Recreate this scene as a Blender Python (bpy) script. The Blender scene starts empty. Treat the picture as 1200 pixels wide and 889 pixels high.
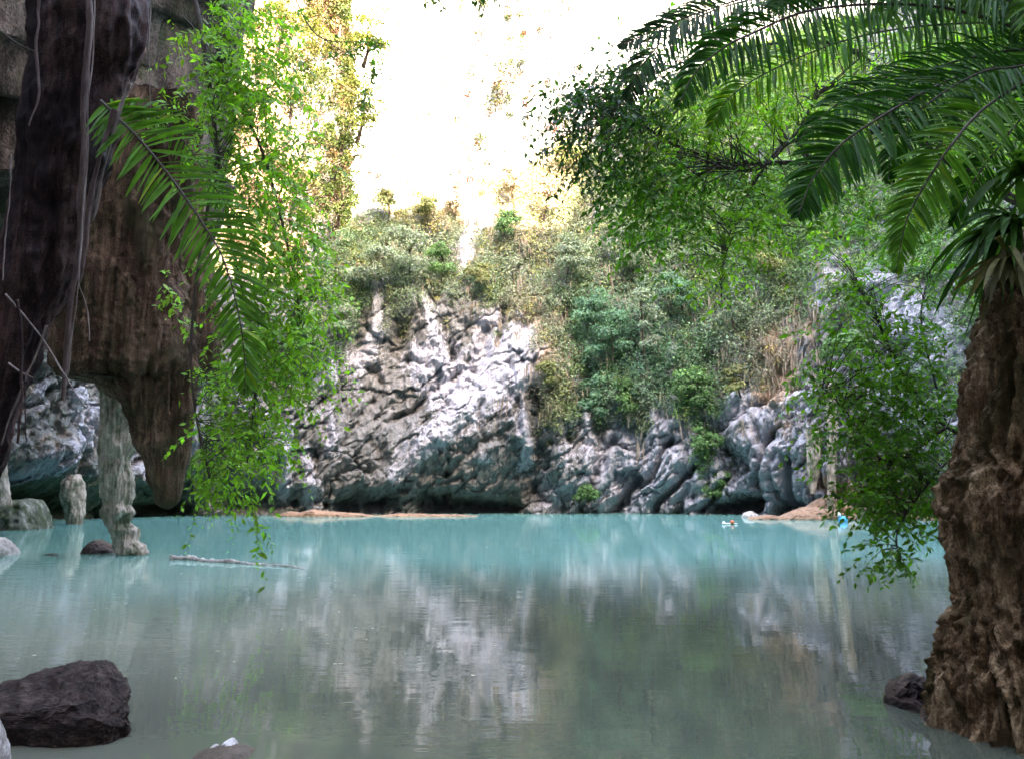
import bpy, math, random
import numpy as np

# ------------------------------------------------------------------ camera
W, H, F = 1200.0, 889.0, 870.0
CAMZ = 1.6
PITCH = math.radians(8.6)
scene = bpy.context.scene
col = scene.collection
cam_d = bpy.data.cameras.new("camera")
cam_d.sensor_width = 36.0
cam_d.lens = 36.0 * F / W
cam_d.clip_start = 0.05
cam_d.clip_end = 2000
cam = bpy.data.objects.new("camera", cam_d)
cam.location = (0, 0, CAMZ)
cam.rotation_euler = (math.radians(90) + PITCH, 0, 0)
col.objects.link(cam)
scene.camera = cam

# ------------------------------------------------------------------ light
SUN_EL = math.radians(31)
SUN_AZ = math.radians(155)     # clockwise from +Y: behind the camera, a little to the right
world = bpy.data.worlds.new("World")
scene.world = world
world.use_nodes = True
wn = world.node_tree
bg = wn.nodes["Background"]
sky = wn.nodes.new("ShaderNodeTexSky")
sky.sky_type = 'NISHITA'
sky.sun_disc = False
sky.sun_elevation = SUN_EL
sky.sun_rotation = SUN_AZ
sky.air_density = 1.0
sky.dust_density = 2.5
sky.ozone_density = 1.0
wn.links.new(sky.outputs[0], bg.inputs[0])
bg.inputs[1].default_value = 0.15
sun_d = bpy.data.lights.new("sun", 'SUN')
sun_d.energy = 2.0
sun_d.angle = math.radians(0.5)
sun_d.color = (1.0, 0.93, 0.80)
sun = bpy.data.objects.new("sun", sun_d)
sun.rotation_euler = (math.radians(90) - SUN_EL, 0, math.pi - SUN_AZ)
col.objects.link(sun)
vs = scene.view_settings
vs.view_transform = 'Standard'
vs.look = 'None'
vs.gamma = 1.0
vs.exposure = 5.1
vs.use_white_balance = True
vs.white_balance_temperature = 8200
vs.white_balance_tint = 12
scene.cycles.max_bounces = 8
scene.cycles.diffuse_bounces = 4
scene.cycles.glossy_bounces = 3
scene.cycles.transmission_bounces = 4
scene.cycles.caustics_reflective = False
scene.cycles.caustics_refractive = False

# ------------------------------------------------------------------ helpers
rng = np.random.default_rng(7)
random.seed(7)
CP, SP = math.cos(PITCH), math.sin(PITCH)

def P(px, py, Y):
    """world point seen at photo position px,py at forward distance Y"""
    u = (444.5 - py) / F
    d = CP - SP * u
    t = Y / d
    return np.array([(px - 600.0) / F * t, Y, CAMZ + (SP + CP * u) * t])

def proj(x, y, z):
    zz = z - CAMZ
    f = y * CP + zz * SP
    u = -y * SP + zz * CP
    return 600 + F * x / f, 444.5 - F * u / f

_perm = np.random.default_rng(11).permutation(256)
_perm = np.concatenate([_perm, _perm, _perm])
_val = np.random.default_rng(12).random(256) * 2 - 1

def vnoise(x, y, z):
    xi, yi, zi = np.floor(x).astype(int), np.floor(y).astype(int), np.floor(z).astype(int)
    xf, yf, zf = x - xi, y - yi, z - zi
    u, v, w = [t * t * t * (t * (t * 6 - 15) + 10) for t in (xf, yf, zf)]
    xi &= 255; yi &= 255; zi &= 255
    def h(a, b, c):
        return _val[_perm[_perm[_perm[(xi + a) & 255] + ((yi + b) & 255)] + ((zi + c) & 255)]]
    def L(a, b, t): return a + (b - a) * t
    return L(L(L(h(0,0,0), h(1,0,0), u), L(h(0,1,0), h(1,1,0), u), v),
             L(L(h(0,0,1), h(1,0,1), u), L(h(0,1,1), h(1,1,1), u), v), w)

def fbm(x, y, z, o=5, g=0.5, ridged=False, rot=True):
    x, y, z = np.broadcast_arrays(np.asarray(x, float), np.asarray(y, float), np.asarray(z, float))
    s = np.zeros(x.shape); a = 1.0; t = 0
    for i in range(o):
        n = vnoise(x + 17.3 * i, y + 5.1 * i, z + 9.7 * i)
        if ridged: n = 1 - 2 * np.abs(n)
        s += a * n; t += a; a *= g
        if not rot:
            x = x * 2.03; y = y * 2.03; z = z * 2.03
            continue
        x, y, z = 2.03 * (.80 * x + .36 * y + .48 * z), 2.03 * (-.60 * x + .48 * y + .64 * z), 2.03 * (-.80 * y + .60 * z)
    return s / t

def sstep(a, b, x):
    t = np.clip((x - a) / (b - a), 0, 1)
    return t * t * (3 - 2 * t)

def tagit(o, label=None, cat=None, group=None, kind=None):
    if label: o["label"] = label
    if cat: o["category"] = cat
    if group: o["group"] = group
    if kind: o["kind"] = kind
    return o

def link(name, me, mat, parent=None):
    o = bpy.data.objects.new(name, me)
    if mat is not None: me.materials.append(mat)
    col.objects.link(o)
    if parent is not None: o.parent = parent
    return o

def mesh_np(name, V, Fq, C=None, smooth=False):
    """V (n,3), Fq list of arrays (m,k)"""
    me = bpy.data.meshes.new(name)
    if not isinstance(Fq, (list, tuple)): Fq = [Fq]
    Fq = [f for f in Fq if len(f)]
    nl = sum(f.size for f in Fq); nf = sum(len(f) for f in Fq)
    me.vertices.add(len(V)); me.loops.add(nl); me.polygons.add(nf)
    me.vertices.foreach_set("co", np.ascontiguousarray(V, dtype=np.float32).ravel())
    me.loops.foreach_set("vertex_index", np.concatenate([f.ravel() for f in Fq]).astype(np.int32))
    tot = np.concatenate([np.full(len(f), f.shape[1]) for f in Fq]).astype(np.int32)
    st = np.concatenate([[0], np.cumsum(tot)[:-1]]).astype(np.int32)
    me.polygons.foreach_set("loop_start", st)
    me.polygons.foreach_set("loop_total", tot)
    if smooth: me.polygons.foreach_set("use_smooth", np.ones(nf, dtype=bool))
    if C is not None:
        a = me.color_attributes.new("col", 'FLOAT_COLOR', 'POINT')
        c4 = np.ones((len(V), 4), dtype=np.float32); c4[:, :3] = C
        a.data.foreach_set("color", c4.ravel())
    me.update(calc_edges=True)
    me.validate()
    return me

class MB:
    """collects vertices, faces and colours; one mesh object at the end"""
    def __init__(s): s.V = []; s.F = []; s.C = []; s.n = 0
    def add(s, V, Fq, C=(1, 1, 1)):
        V = np.asarray(V, float)
        for f in (Fq if isinstance(Fq, list) else [Fq]): s.F.append(np.asarray(f) + s.n)
        c = np.empty((len(V), 3)); c[:] = C
        s.V.append(V); s.C.append(c); s.n += len(V)
    def build(s, name, mat, parent=None, smooth=False, origin=None):
        V = np.concatenate(s.V); 
        if origin is not None: V = V - np.asarray(origin)
        by = {}
        for f in s.F: by.setdefault(f.shape[1], []).append(f)
        me = mesh_np(name, V, [np.concatenate(b) for b in by.values()], np.concatenate(s.C), smooth)
        return link(name, me, mat, parent)

def grid_faces(nr, nc, wrap=False):
    i = np.arange(nr - 1)[:, None]; j = np.arange(nc if wrap else nc - 1)[None, :]
    j2 = (j + 1) % nc
    return np.stack([i * nc + j, i * nc + j2, (i + 1) * nc + j2, (i + 1) * nc + j], -1).reshape(-1, 4)

def smooth_path(pts, n):
    pts = np.asarray(pts, float)
    if len(pts) == 2:
        t = np.linspace(0, 1, n)[:, None]; return pts[0] * (1 - t) + pts[1] * t
    p = np.vstack([2 * pts[0] - pts[1], pts, 2 * pts[-1] - pts[-2]])
    m = len(pts) - 1
    out = []
    for t in np.linspace(0, m - 1e-6, n):
        i = int(t); f = t - i
        a, b, c, d = p[i], p[i + 1], p[i + 2], p[i + 3]
        out.append(0.5 * ((2 * b) + (c - a) * f + (2 * a - 5 * b + 4 * c - d) * f * f + (3 * b - a - 3 * c + d) * f ** 3))
    return np.array(out)

def tube(mb, pts, r0, r1=None, seg=6, n=None, C=(1, 1, 1), rough=0.0, flat=1.0):
    if r1 is None: r1 = r0
    n = n or max(2, len(pts) * 4)
    p = smooth_path(pts, n)
    t = np.gradient(p, axis=0); t /= np.linalg.norm(t, axis=1)[:, None] + 1e-9
    ref = np.array([0, 1.0, 0.1]) if abs(t[:, 1]).mean() < .8 else np.array([1.0, 0, 0.1])
    a = np.cross(t, ref); a /= np.linalg.norm(a, axis=1)[:, None] + 1e-9
    b = np.cross(t, a)
    r = np.linspace(r0, r1, n)
    if rough: r = r * (1 + rough * fbm(p[:, 0] * 6, p[:, 1] * 6, p[:, 2] * 6, 3))
    th = np.linspace(0, 2 * math.pi, seg, endpoint=False)
    V = p[:, None, :] + r[:, None, None] * (np.cos(th)[None, :, None] * a[:, None, :] + flat * np.sin(th)[None, :, None] * b[:, None, :])
    if rough and seg > 7:
        V += rough * r[:, None, None] * fbm(V[..., 0] * 9, V[..., 1] * 9, V[..., 2] * 3, 4)[..., None] * (V - p[:, None]) / r[:, None, None]
    mb.add(V.reshape(-1, 3), [grid_faces(n, seg, True), np.arange(seg)[None, ::-1], (np.arange(seg) + (n - 1) * seg)[None, :]], C)

# ------------------------------------------------------------------ materials
def new_mat(name):
    m = bpy.data.materials.new(name); m.use_nodes = True
    nt = m.node_tree; nt.nodes.clear()
    return m, nt, nt.nodes, nt.links

def nd(N, typ, **kw):
    n = N.new(typ)
    for k, v in kw.items():
        if k.startswith("i_"):
            key = k[2:]
            n.inputs[int(key) if key.isdigit() else key].default_value = v
        else: setattr(n, k, v)
    return n

def ramp(N, L, src, stops):
    r = N.new("ShaderNodeValToRGB")
    e = r.color_ramp.elements
    while len(e) < len(stops): e.new(0.5)
    for k, (p, c) in zip(e, stops):
        k.position = p
        k.color = (c, c, c, 1) if isinstance(c, (int, float)) else (*c, 1)
    L.new(src, r.inputs[0]); return r.outputs[0]

def mixc(N, L, fac, a, b, mode='MIX'):
    m = N.new("ShaderNodeMix"); m.data_type = 'RGBA'; m.blend_type = mode
    for sock, v in ((m.inputs[0], fac), (m.inputs[6], a), (m.inputs[7], b)):
        if isinstance(v, (int, float)): sock.default_value = v
        elif isinstance(v, tuple): sock.default_value = (*v, 1)
        else: L.new(v, sock)
    return m.outputs[2]

def math_(N, L, op, a, b=0.0, c=None):
    m = N.new("ShaderNodeMath"); m.operation = op
    for i, v in enumerate((a, b) if c is None else (a, b, c)):
        if isinstance(v, (int, float)): m.inputs[i].default_value = v
        else: L.new(v, m.inputs[i])
    return m.outputs[0]

def obj_noise(N, L, scale, stretch=(1, 1, 1), detail=6, rough=0.6, kind="noise", rot=(0, 0, 0)):
    g = N.new("ShaderNodeNewGeometry")
    mr = N.new("ShaderNodeMapping"); mr.inputs['Rotation'].default_value = rot
    L.new(g.outputs['Position'], mr.inputs[0])
    mp = N.new("ShaderNodeMapping"); mp.inputs['Scale'].default_value = stretch
    L.new(mr.outputs[0], mp.inputs[0])
    n = N.new("ShaderNodeTexNoise")
    n.inputs['Scale'].default_value = scale; n.inputs['Detail'].default_value = detail; n.inputs['Roughness'].default_value = rough
    L.new(mp.outputs[0], n.inputs['Vector'])
    return n.outputs[0]

def rock_simple(name, dark, mid, light, sc=1.0, stretch=(1, 1, .25), bump=.5, rough=.75, bd=.05, moss=None, moss_amt=.5, spec=.12):
    m, nt, N, L = new_mat(name)
    a = obj_noise(N, L, 2.2 * sc, stretch, 8, .65)
    b = obj_noise(N, L, 9 * sc, stretch, 8, .7)
    c = obj_noise(N, L, 40 * sc, (1, 1, .7), 5, .6)
    s = math_(N, L, 'ADD', math_(N, L, 'MULTIPLY', a, .6), math_(N, L, 'ADD', math_(N, L, 'MULTIPLY', b, .3), math_(N, L, 'MULTIPLY', c, .28)))
    cl = ramp(N, L, s, [(.43, dark), (.57, mid), (.72, light)])
    if moss:
        mn = obj_noise(N, L, 1.7 * sc, (1, 1, .6), 8, .65)
        cl = mixc(N, L, ramp(N, L, mn, [(.5 - .1 * moss_amt, 0), (.66 - .1 * moss_amt, .85)]), cl, moss)
    p = nd(N, "ShaderNodeBsdfPrincipled", i_Roughness=rough)
    p.inputs['Specular IOR Level'].default_value = spec
    L.new(cl, p.inputs['Base Color'])
    bmp = nd(N, "ShaderNodeBump", i_Strength=bump, i_Distance=bd)
    L.new(s, bmp.inputs['Height']); L.new(bmp.outputs[0], p.inputs['Normal'])
    o = N.new("ShaderNodeOutputMaterial"); L.new(p.outputs[0], o.inputs[0])
    return m

def cliff_mat():
    """limestone: attribute red = how white, green = how tan, blue = how mossy"""
    m, nt, N, L = new_mat("limestone cliff")
    at = nd(N, "ShaderNodeAttribute", attribute_name="col")
    sp = N.new("ShaderNodeSeparateColor"); L.new(at.outputs['Color'], sp.inputs[0])
    r, g, b = sp.outputs
    n1 = obj_noise(N, L, .9, (1, 1, .45), 9, .68)
    n2 = obj_noise(N, L, 3.5, (1, 1, .4), 9, .7)
    n3 = obj_noise(N, L, 2.2, (1.2, 1, .22), 6, .6)          # streaks running down
    n4 = obj_noise(N, L, 9, (1, 1, .8), 6, .7)
    n5 = obj_noise(N, L, 26, (1, 1, .7), 4, .75)
    strata = obj_noise(N, L, 1.6, (.35, 1, 2.6), 8, .65, rot=(0, math.radians(40), 0))
    dark = mixc(N, L, n2, (.06, .06, .06), (.36, .34, .33))
    grey = mixc(N, L, ramp(N, L, strata, [(.35, 0), (.62, 1)]), dark, (.22, .215, .205))
    grey = mixc(N, L, ramp(N, L, n3, [(.5, 0), (.7, .65)]), grey, (.05, .048, .048))
    gg = N.new("ShaderNodeNewGeometry"); mr_ = nd(N, "ShaderNodeMapping"); mr_.inputs['Rotation'].default_value = (0, math.radians(38), 0); L.new(gg.outputs['Position'], mr_.inputs[0])
    ms_ = nd(N, "ShaderNodeMapping"); ms_.inputs['Scale'].default_value = (.5, 1, 1.5); L.new(mr_.outputs[0], ms_.inputs[0])
    rg = N.new("ShaderNodeTexNoise"); rg.noise_type = 'RIDGED_MULTIFRACTAL'; rg.normalize = True
    rg.inputs['Scale'].default_value = .55; rg.inputs['Detail'].default_value = 9; rg.inputs['Roughness'].default_value = .62; rg.inputs['Distortion'].default_value = .8
    L.new(ms_.outputs[0], rg.inputs[0])
    crack = ramp(N, L, rg.outputs[0], [(.52, 0), (.75, 1)])
    white = mixc(N, L, ramp(N, L, n4, [(.3, 0), (.7, 1)]), (.30, .29, .32), (.58, .565, .62))
    wv = math_(N, L, 'ADD', r, math_(N, L, 'MULTIPLY', math_(N, L, 'SUBTRACT', n2, .5), 2.6))
    wv = math_(N, L, 'ADD', wv, math_(N, L, 'MULTIPLY', math_(N, L, 'SUBTRACT', n1, .5), 1.1))
    wf = ramp(N, L, wv, [(.42, 0), (.54, 1)])
    c = mixc(N, L, wf, grey, white)
    tan = mixc(N, L, n2, (.36, .22, .13), (.50, .36, .26))
    tv = math_(N, L, 'ADD', g, math_(N, L, 'MULTIPLY', math_(N, L, 'SUBTRACT', n1, .5), 1.6))
    c = mixc(N, L, ramp(N, L, tv, [(.4, 0), (.7, .85)]), c, tan)
    mv = math_(N, L, 'ADD', b, math_(N, L, 'MULTIPLY', math_(N, L, 'SUBTRACT', n2, .5), 1.6))
    c = mixc(N, L, ramp(N, L, mv, [(.4, 0), (.62, .8)]), c, (.085, .12, .06))
    c = mixc(N, L, math_(N, L, 'MULTIPLY', crack, .75), c, (.03, .028, .028))
    rf = N.new("ShaderNodeTexNoise"); rf.noise_type = 'RIDGED_MULTIFRACTAL'; rf.normalize = True
    rf.inputs['Scale'].default_value = 2.6; rf.inputs['Detail'].default_value = 7; rf.inputs['Roughness'].default_value = .6; rf.inputs['Distortion'].default_value = 1.2
    L.new(ms_.outputs[0], rf.inputs[0])
    fine = ramp(N, L, rf.outputs[0], [(.5, 0), (.72, 1)])
    c = mixc(N, L, math_(N, L, 'MULTIPLY', fine, .6), c, (.05, .046, .046))
    c = mixc(N, L, 1.0, c, ramp(N, L, n5, [(.35, .55), (.6, 1.15)]), 'MULTIPLY')
    p = nd(N, "ShaderNodeBsdfPrincipled", i_Roughness=.85)
    p.inputs['Specular IOR Level'].default_value = .2
    L.new(c, p.inputs['Base Color'])
    vo = N.new("ShaderNodeTexVoronoi"); vo.inputs['Scale'].default_value = 1.5
    wv_ = N.new("ShaderNodeVectorMath"); wv_.operation = 'MULTIPLY_ADD'
    nn_ = N.new("ShaderNodeTexNoise"); nn_.inputs['Scale'].default_value = 1.5; nn_.inputs['Detail'].default_value = 5; L.new(gg.outputs['Position'], nn_.inputs[0])
    L.new(nn_.outputs[1], wv_.inputs[0]); wv_.inputs[1].default_value = (.9, .9, .9); L.new(ms_.outputs[0], wv_.inputs[2])
    L.new(wv_.outputs[0], vo.inputs['Vector'])
    h = math_(N, L, 'ADD', math_(N, L, 'ADD', math_(N, L, 'MULTIPLY', vo.outputs['Distance'], -.6), math_(N, L, 'ADD', math_(N, L, 'MULTIPLY', n2, .2), 0), math_(N, L, 'MULTIPLY', n5, .25)), math_(N, L, 'SUBTRACT', math_(N, L, 'ADD', math_(N, L, 'MULTIPLY', strata, .4), math_(N, L, 'MULTIPLY', n4, .45)), math_(N, L, 'ADD', math_(N, L, 'MULTIPLY', crack, .5), math_(N, L, 'MULTIPLY', fine, .22))))
    bmp = nd(N, "ShaderNodeBump", i_Strength=.9, i_Distance=.28)
    L.new(h, bmp.inputs['Height']); L.new(bmp.outputs[0], p.inputs['Normal'])
    o = N.new("ShaderNodeOutputMaterial"); L.new(p.outputs[0], o.inputs[0])
    return m

def leaf_mat(name, trans=.4, gloss=.35, rough=.45):
    m, nt, N, L = new_mat(name)
    at = nd(N, "ShaderNodeAttribute", attribute_name="col")
    n = obj_noise(N, L, 14, (1, 1, 1), 2, .5)
    c = mixc(N, L, 1.0, at.outputs['Color'], ramp(N, L, n, [(.3, .75), (.7, 1.2)]), 'MULTIPLY')
    p = nd(N, "ShaderNodeBsdfPrincipled", i_Roughness=rough)
    p.inputs['Specular IOR Level'].default_value = gloss
    L.new(c, p.inputs['Base Color'])
    t = N.new("ShaderNodeBsdfTranslucent")
    c2 = mixc(N, L, 1.0, c, (1.35, 1.5, .6), 'MULTIPLY'); L.new(c2, t.inputs[0])
    mx = nd(N, "ShaderNodeMixShader", i_0=trans)
    L.new(p.outputs[0], mx.inputs[1]); L.new(t.outputs[0], mx.inputs[2])
    o = N.new("ShaderNodeOutputMaterial"); L.new(mx.outputs[0], o.inputs[0])
    return m

def plain(name, c, rough=.6, var=.25, sc=8):
    m, nt, N, L = new_mat(name)
    n = obj_noise(N, L, sc, (1, 1, 1), 5, .6)
    cl = mixc(N, L, n, tuple(x * (1 - var) for x in c), tuple(min(1, x * (1 + var)) for x in c))
    p = nd(N, "ShaderNodeBsdfPrincipled", i_Roughness=rough)
    L.new(cl, p.inputs['Base Color'])
    bmp = nd(N, "ShaderNodeBump", i_Strength=.3, i_Distance=.02)
    L.new(n, bmp.inputs['Height']); L.new(bmp.outputs[0], p.inputs['Normal'])
    o = N.new("ShaderNodeOutputMaterial"); L.new(p.outputs[0], o.inputs[0])
    return m

def water_mat():
    m, nt, N, L = new_mat("milky lagoon water")
    g = N.new("ShaderNodeNewGeometry")
    sx = N.new("ShaderNodeSeparateXYZ"); L.new(g.outputs['Position'], sx.inputs[0])
    big = obj_noise(N, L, .12, (1, .8, 1), 4, .5)
    # depth of the pool: silty shallows by the near bank, deep turquoise further out
    yy = math_(N, L, 'ADD', sx.outputs[1], math_(N, L, 'MULTIPLY', math_(N, L, 'SUBTRACT', big, .5), 8))
    f = math_(N, L, 'DIVIDE', yy, 34)
    silt = mixc(N, L, big, (.17, .175, .12), (.21, .22, .165))
    cl = ramp(N, L, f, [(.17, (.10, .104, .078)), (.24, (.19, .205, .158)), (.36, (.20, .28, .23)), (.54, (.14, .31, .27)), (1.0, (.10, .245, .22))])
    # a silty bank lies along the left side; dark reflections on the right are painted into the colour
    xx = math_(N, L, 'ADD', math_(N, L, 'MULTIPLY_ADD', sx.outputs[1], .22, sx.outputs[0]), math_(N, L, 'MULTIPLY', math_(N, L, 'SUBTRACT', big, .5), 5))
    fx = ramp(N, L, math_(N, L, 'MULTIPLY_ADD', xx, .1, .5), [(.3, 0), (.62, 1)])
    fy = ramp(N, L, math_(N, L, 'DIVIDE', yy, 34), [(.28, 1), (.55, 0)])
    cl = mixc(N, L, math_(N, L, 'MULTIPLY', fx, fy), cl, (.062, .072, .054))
    d = nd(N, "ShaderNodeBsdfDiffuse"); L.new(cl, d.inputs[0])
    gl = nd(N, "ShaderNodeBsdfGlossy", i_Roughness=.02)
    gl.inputs[0].default_value = (.93, 1, 1, 1)
    fr = nd(N, "ShaderNodeFresnel", i_IOR=1.42)
    fm = math_(N, L, 'MULTIPLY', fr.outputs[0], .95)
    fm = math_(N, L, 'MINIMUM', fm, .58)
    r1 = obj_noise(N, L, 1.3, (1, 2.6, 1), 3, .5)
    r2 = obj_noise(N, L, 7, (1, 2.0, 1), 3, .5)
    r3 = obj_noise(N, L, .25, (1, 1.4, 1), 2, .5)
    patch = ramp(N, L, r3, [(.42, .35), (.62, 1.0)])
    h = math_(N, L, 'MULTIPLY', math_(N, L, 'ADD', r1, math_(N, L, 'MULTIPLY', r2, .16)), patch)
    bmp = nd(N, "ShaderNodeBump", i_Strength=.24, i_Distance=.02)
    L.new(h, bmp.inputs['Height'])
    for n_ in (gl, fr): L.new(bmp.outputs[0], n_.inputs['Normal'])
    mx = N.new("ShaderNodeMixShader"); L.new(fm, mx.inputs[0]); L.new(d.outputs[0], mx.inputs[1]); L.new(gl.outputs[0], mx.inputs[2])
    o = N.new("ShaderNodeOutputMaterial"); L.new(mx.outputs[0], o.inputs[0])
    return m

M_cliff = cliff_mat()
M_leaf = leaf_mat("green leaf", .5)
M_frond = leaf_mat("palm leaf", .35, .10, .5)
M_far = leaf_mat("cliff foliage leaf", .25, .15, .6)
M_dry = leaf_mat("dry vine", .1, .1, .8)
M_bark = rock_simple("bark", (.03, .022, .018), (.09, .065, .05), (.2, .16, .13), 3, (1, 1, .2), .6, .85, .01)
M_twig = plain("twig", (.05, .035, .025), .8)
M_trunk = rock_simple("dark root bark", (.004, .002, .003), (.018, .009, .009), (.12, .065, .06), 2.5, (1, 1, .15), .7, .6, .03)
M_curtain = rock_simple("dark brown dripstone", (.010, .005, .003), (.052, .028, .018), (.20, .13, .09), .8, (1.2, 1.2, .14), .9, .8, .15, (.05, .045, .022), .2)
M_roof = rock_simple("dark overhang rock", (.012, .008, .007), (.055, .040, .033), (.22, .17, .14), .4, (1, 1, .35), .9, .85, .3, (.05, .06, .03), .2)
M_column = rock_simple("brown column rock", (.010, .006, .004), (.17, .095, .05), (.60, .40, .24), 1.6, (1.6, 1.6, .16), 1.0, .7, .07, (.07, .055, .02), .25)
M_pillar = rock_simple("pale dripstone", (.07, .06, .045), (.36, .29, .23), (.72, .60, .52), 1.6, (1.3, 1.3, .25), .8, .8, .08, (.10, .12, .07), .5)
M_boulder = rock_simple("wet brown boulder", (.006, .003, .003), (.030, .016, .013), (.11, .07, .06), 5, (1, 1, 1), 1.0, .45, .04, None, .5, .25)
M_palerock = rock_simple("pale rock", (.10, .09, .08), (.36, .32, .30), (.66, .62, .62), 3, (1, 1, 1), .8, .8, .03)
M_mossrock = rock_simple("mossy grey rock", (.03, .032, .024), (.13, .13, .10), (.40, .37, .32), 1.2, (1, 1, .6), .9, .85, .12, (.05, .07, .03), .8)
M_sand = rock_simple("orange sand", (.12, .075, .05), (.27, .165, .11), (.38, .26, .19), 2.5, (1, 1, 1), .6, .95, .05)
M_bed = rock_simple("silt", (.04, .03, .02), (.085, .065, .05), (.15, .12, .10), 1, (1, 1, 1), .4, .9, .05)

# ------------------------------------------------------------------ ground and water
V = np.array([[-700, -700, -2.2], [700, -700, -2.2], [700, 700, -2.2], [-700, 700, -2.2]], float)
o = link("lagoon_bed", mesh_np("lagoon_bed", V, np.array([[0, 1, 2, 3]]), None), M_bed); tagit(o, kind="structure")
V = np.array([[-160, -60, 0], [160, -60, 0], [160, 130, 0], [-160, 130, 0]], float)
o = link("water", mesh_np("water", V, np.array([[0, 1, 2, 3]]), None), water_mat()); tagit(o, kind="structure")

# ------------------------------------------------------------------ strokes: where the rock is white, tan, hollow
def stroke(px, py, segs):
    out = np.zeros(px.shape)
    for pts, rad, amt in segs:
        pts = [pts[0], pts[0]] if len(pts) == 1 else pts
        d = np.full(px.shape, 1e9)
        for (x0, y0), (x1, y1) in zip(pts[:-1], pts[1:]):
            vx, vy = x1 - x0, y1 - y0; l2 = vx * vx + vy * vy + 1e-6
            t = np.clip(((px - x0) * vx + (py - y0) * vy) / l2, 0, 1)
            d = np.minimum(d, (px - x0 - t * vx) ** 2 + (py - y0 - t * vy) ** 2)
        out = np.maximum(out, amt * np.exp(-d / (2 * (rad * .72) ** 2)))
    return out

WHITE = [([(640, 425), (600, 445), (560, 472), (520, 500), (480, 532), (455, 552)], 15, 1.1), ([(600, 410), (560, 448), (515, 455), (495, 425)], 20, .9),
         ([(382, 440)], 14, 1), ([(425, 425), (438, 385), (440, 355)], 10, .8), ([(578, 370), (568, 400), (566, 420)], 11, 1), ([(610, 420), (620, 390)], 14, .8),
         ([(565, 540)], 9, .9), ([(612, 500), (616, 545)], 10, 1), ([(630, 560), (642, 592)], 11, .95), ([(662, 575), (680, 570)], 11, .9),
         ([(338, 500), (334, 580)], 7, 1), ([(359, 530), (363, 592)], 7, 1), ([(382, 480), (384, 530)], 7, .8), ([(548, 235), (553, 270), (544, 310)], 9, 1.3), ([(568, 235), (571, 268)], 7, 1.2),
         ([(720, 520), (712, 570)], 12, 1), ([(800, 505), (770, 545), (732, 596)], 17, 1.1), ([(776, 485), (780, 515)], 12, 1), ([(745, 590), (800, 560), (812, 590)], 14, .9), ([(700, 590)], 9, .8),
         ([(898, 528), (900, 560), (892, 588)], 17, 1.1), ([(930, 560), (920, 590)], 16, 1), ([(884, 495), (890, 520)], 8, .9), ([(950, 525), (953, 560), (950, 590)], 8, 1), ([(866, 570)], 9, .8),
         ([(860, 480), (900, 490), (940, 470)], 14, .75), ([(1040, 350), (1090, 400)], 34, .8), ([(1060, 440), (1080, 500)], 26, .7),
         ([(85, 470), (95, 505), (88, 520)], 10, 1.1), ([(70, 525), (62, 550)], 7, 1), ([(110, 480), (112, 505)], 8, .95), ([(20, 548), (50, 540)], 13, .6), ([(40, 460), (30, 475)], 10, .4), ([(165, 540), (170, 560)], 10, .5),
         ([(235, 450), (232, 520)], 8, .6), ([(700, 250)], 10, .3), ([(612, 370), (600, 400)], 12, .5), ([(690, 440), (660, 470)], 10, .5),
         ([(970, 300), (960, 350)], 16, .6), ([(500, 350), (510, 400)], 12, .5)]
TAN = [([(640, 190), (600, 235)], 26, .5), ([(905, 400), (905, 460)], 22, .8), ([(650, 400), (655, 470)], 22, .55), ([(930, 320), (945, 380)], 32, .45), ([(700, 470), (705, 500)], 10, .5),
       ([(960, 570), (1080, 590)], 14, .8), ([(470, 240), (560, 235)], 16, .7), ([(620, 350), (640, 390)], 20, .5), ([(880, 500), (940, 500)], 14, .4), ([(600, 200)], 20, .6),
       ([(360, 300), (420, 300)], 50, .6), ([(740, 510)], 8, .4), ([(1080, 340)], 22, .5), ([(525, 290), (530, 320)], 20, .3)]
HOLE = [([(572, 388), (560, 440)], 8, 1.2), ([(622, 460), (634, 510), (628, 585)], 10, 1.5), ([(702, 490), (706, 540)], 7, 1), ([(470, 385), (468, 410)], 8, .9), ([(525, 380), (532, 420)], 8, .9), ([(600, 470), (605, 500)], 7, .8),
        ([(742, 560), (718, 602)], 5, 1.8), ([(745, 570), (790, 515)], 4, 1.3), ([(690, 575), (716, 515)], 4, 1.2), ([(765, 595), (812, 540)], 4, 1.2), ([(820, 600), (846, 560)], 4, 1.2), ([(875, 570), (905, 505)], 4, 1.2), ([(915, 590), (922, 540)], 5, 1.4), ([(455, 500), (540, 440)], 4, .8), ([(520, 560), (590, 500)], 4, .6), ([(470, 590), (540, 560)], 4, .5), ([(400, 520), (440, 470)], 4, .6), ([(380, 470), (372, 560)], 5, .9), ([(800, 570), (790, 604)], 6, .9), ([(842, 596), (880, 594)], 9, 2.0), ([(908, 598), (930, 596)], 8, 1.6), ([(962, 530), (962, 570)], 7, 1.3), ([(400, 590), (450, 588)], 11, 1.6), ([(500, 590), (600, 596)], 10, 2.0),
        ([(845, 510), (850, 550)], 8, 1.0), ([(930, 455)], 7, 1.2), ([(250, 560), (310, 585)], 14, 1.5), ([(60, 585), (110, 600)], 14, 1.8), ([(10, 575), (50, 580)], 12, 1.6), ([(350, 590)], 5, 1.2), ([(670, 370), (690, 470)], 9, .9),
        ([(420, 395), (425, 425)], 6, .8), ([(190, 600), (230, 595)], 10, 1.6), ([(545, 450), (552, 425)], 5, .5), ([(590, 360), (585, 400)], 6, .8)]

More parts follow.
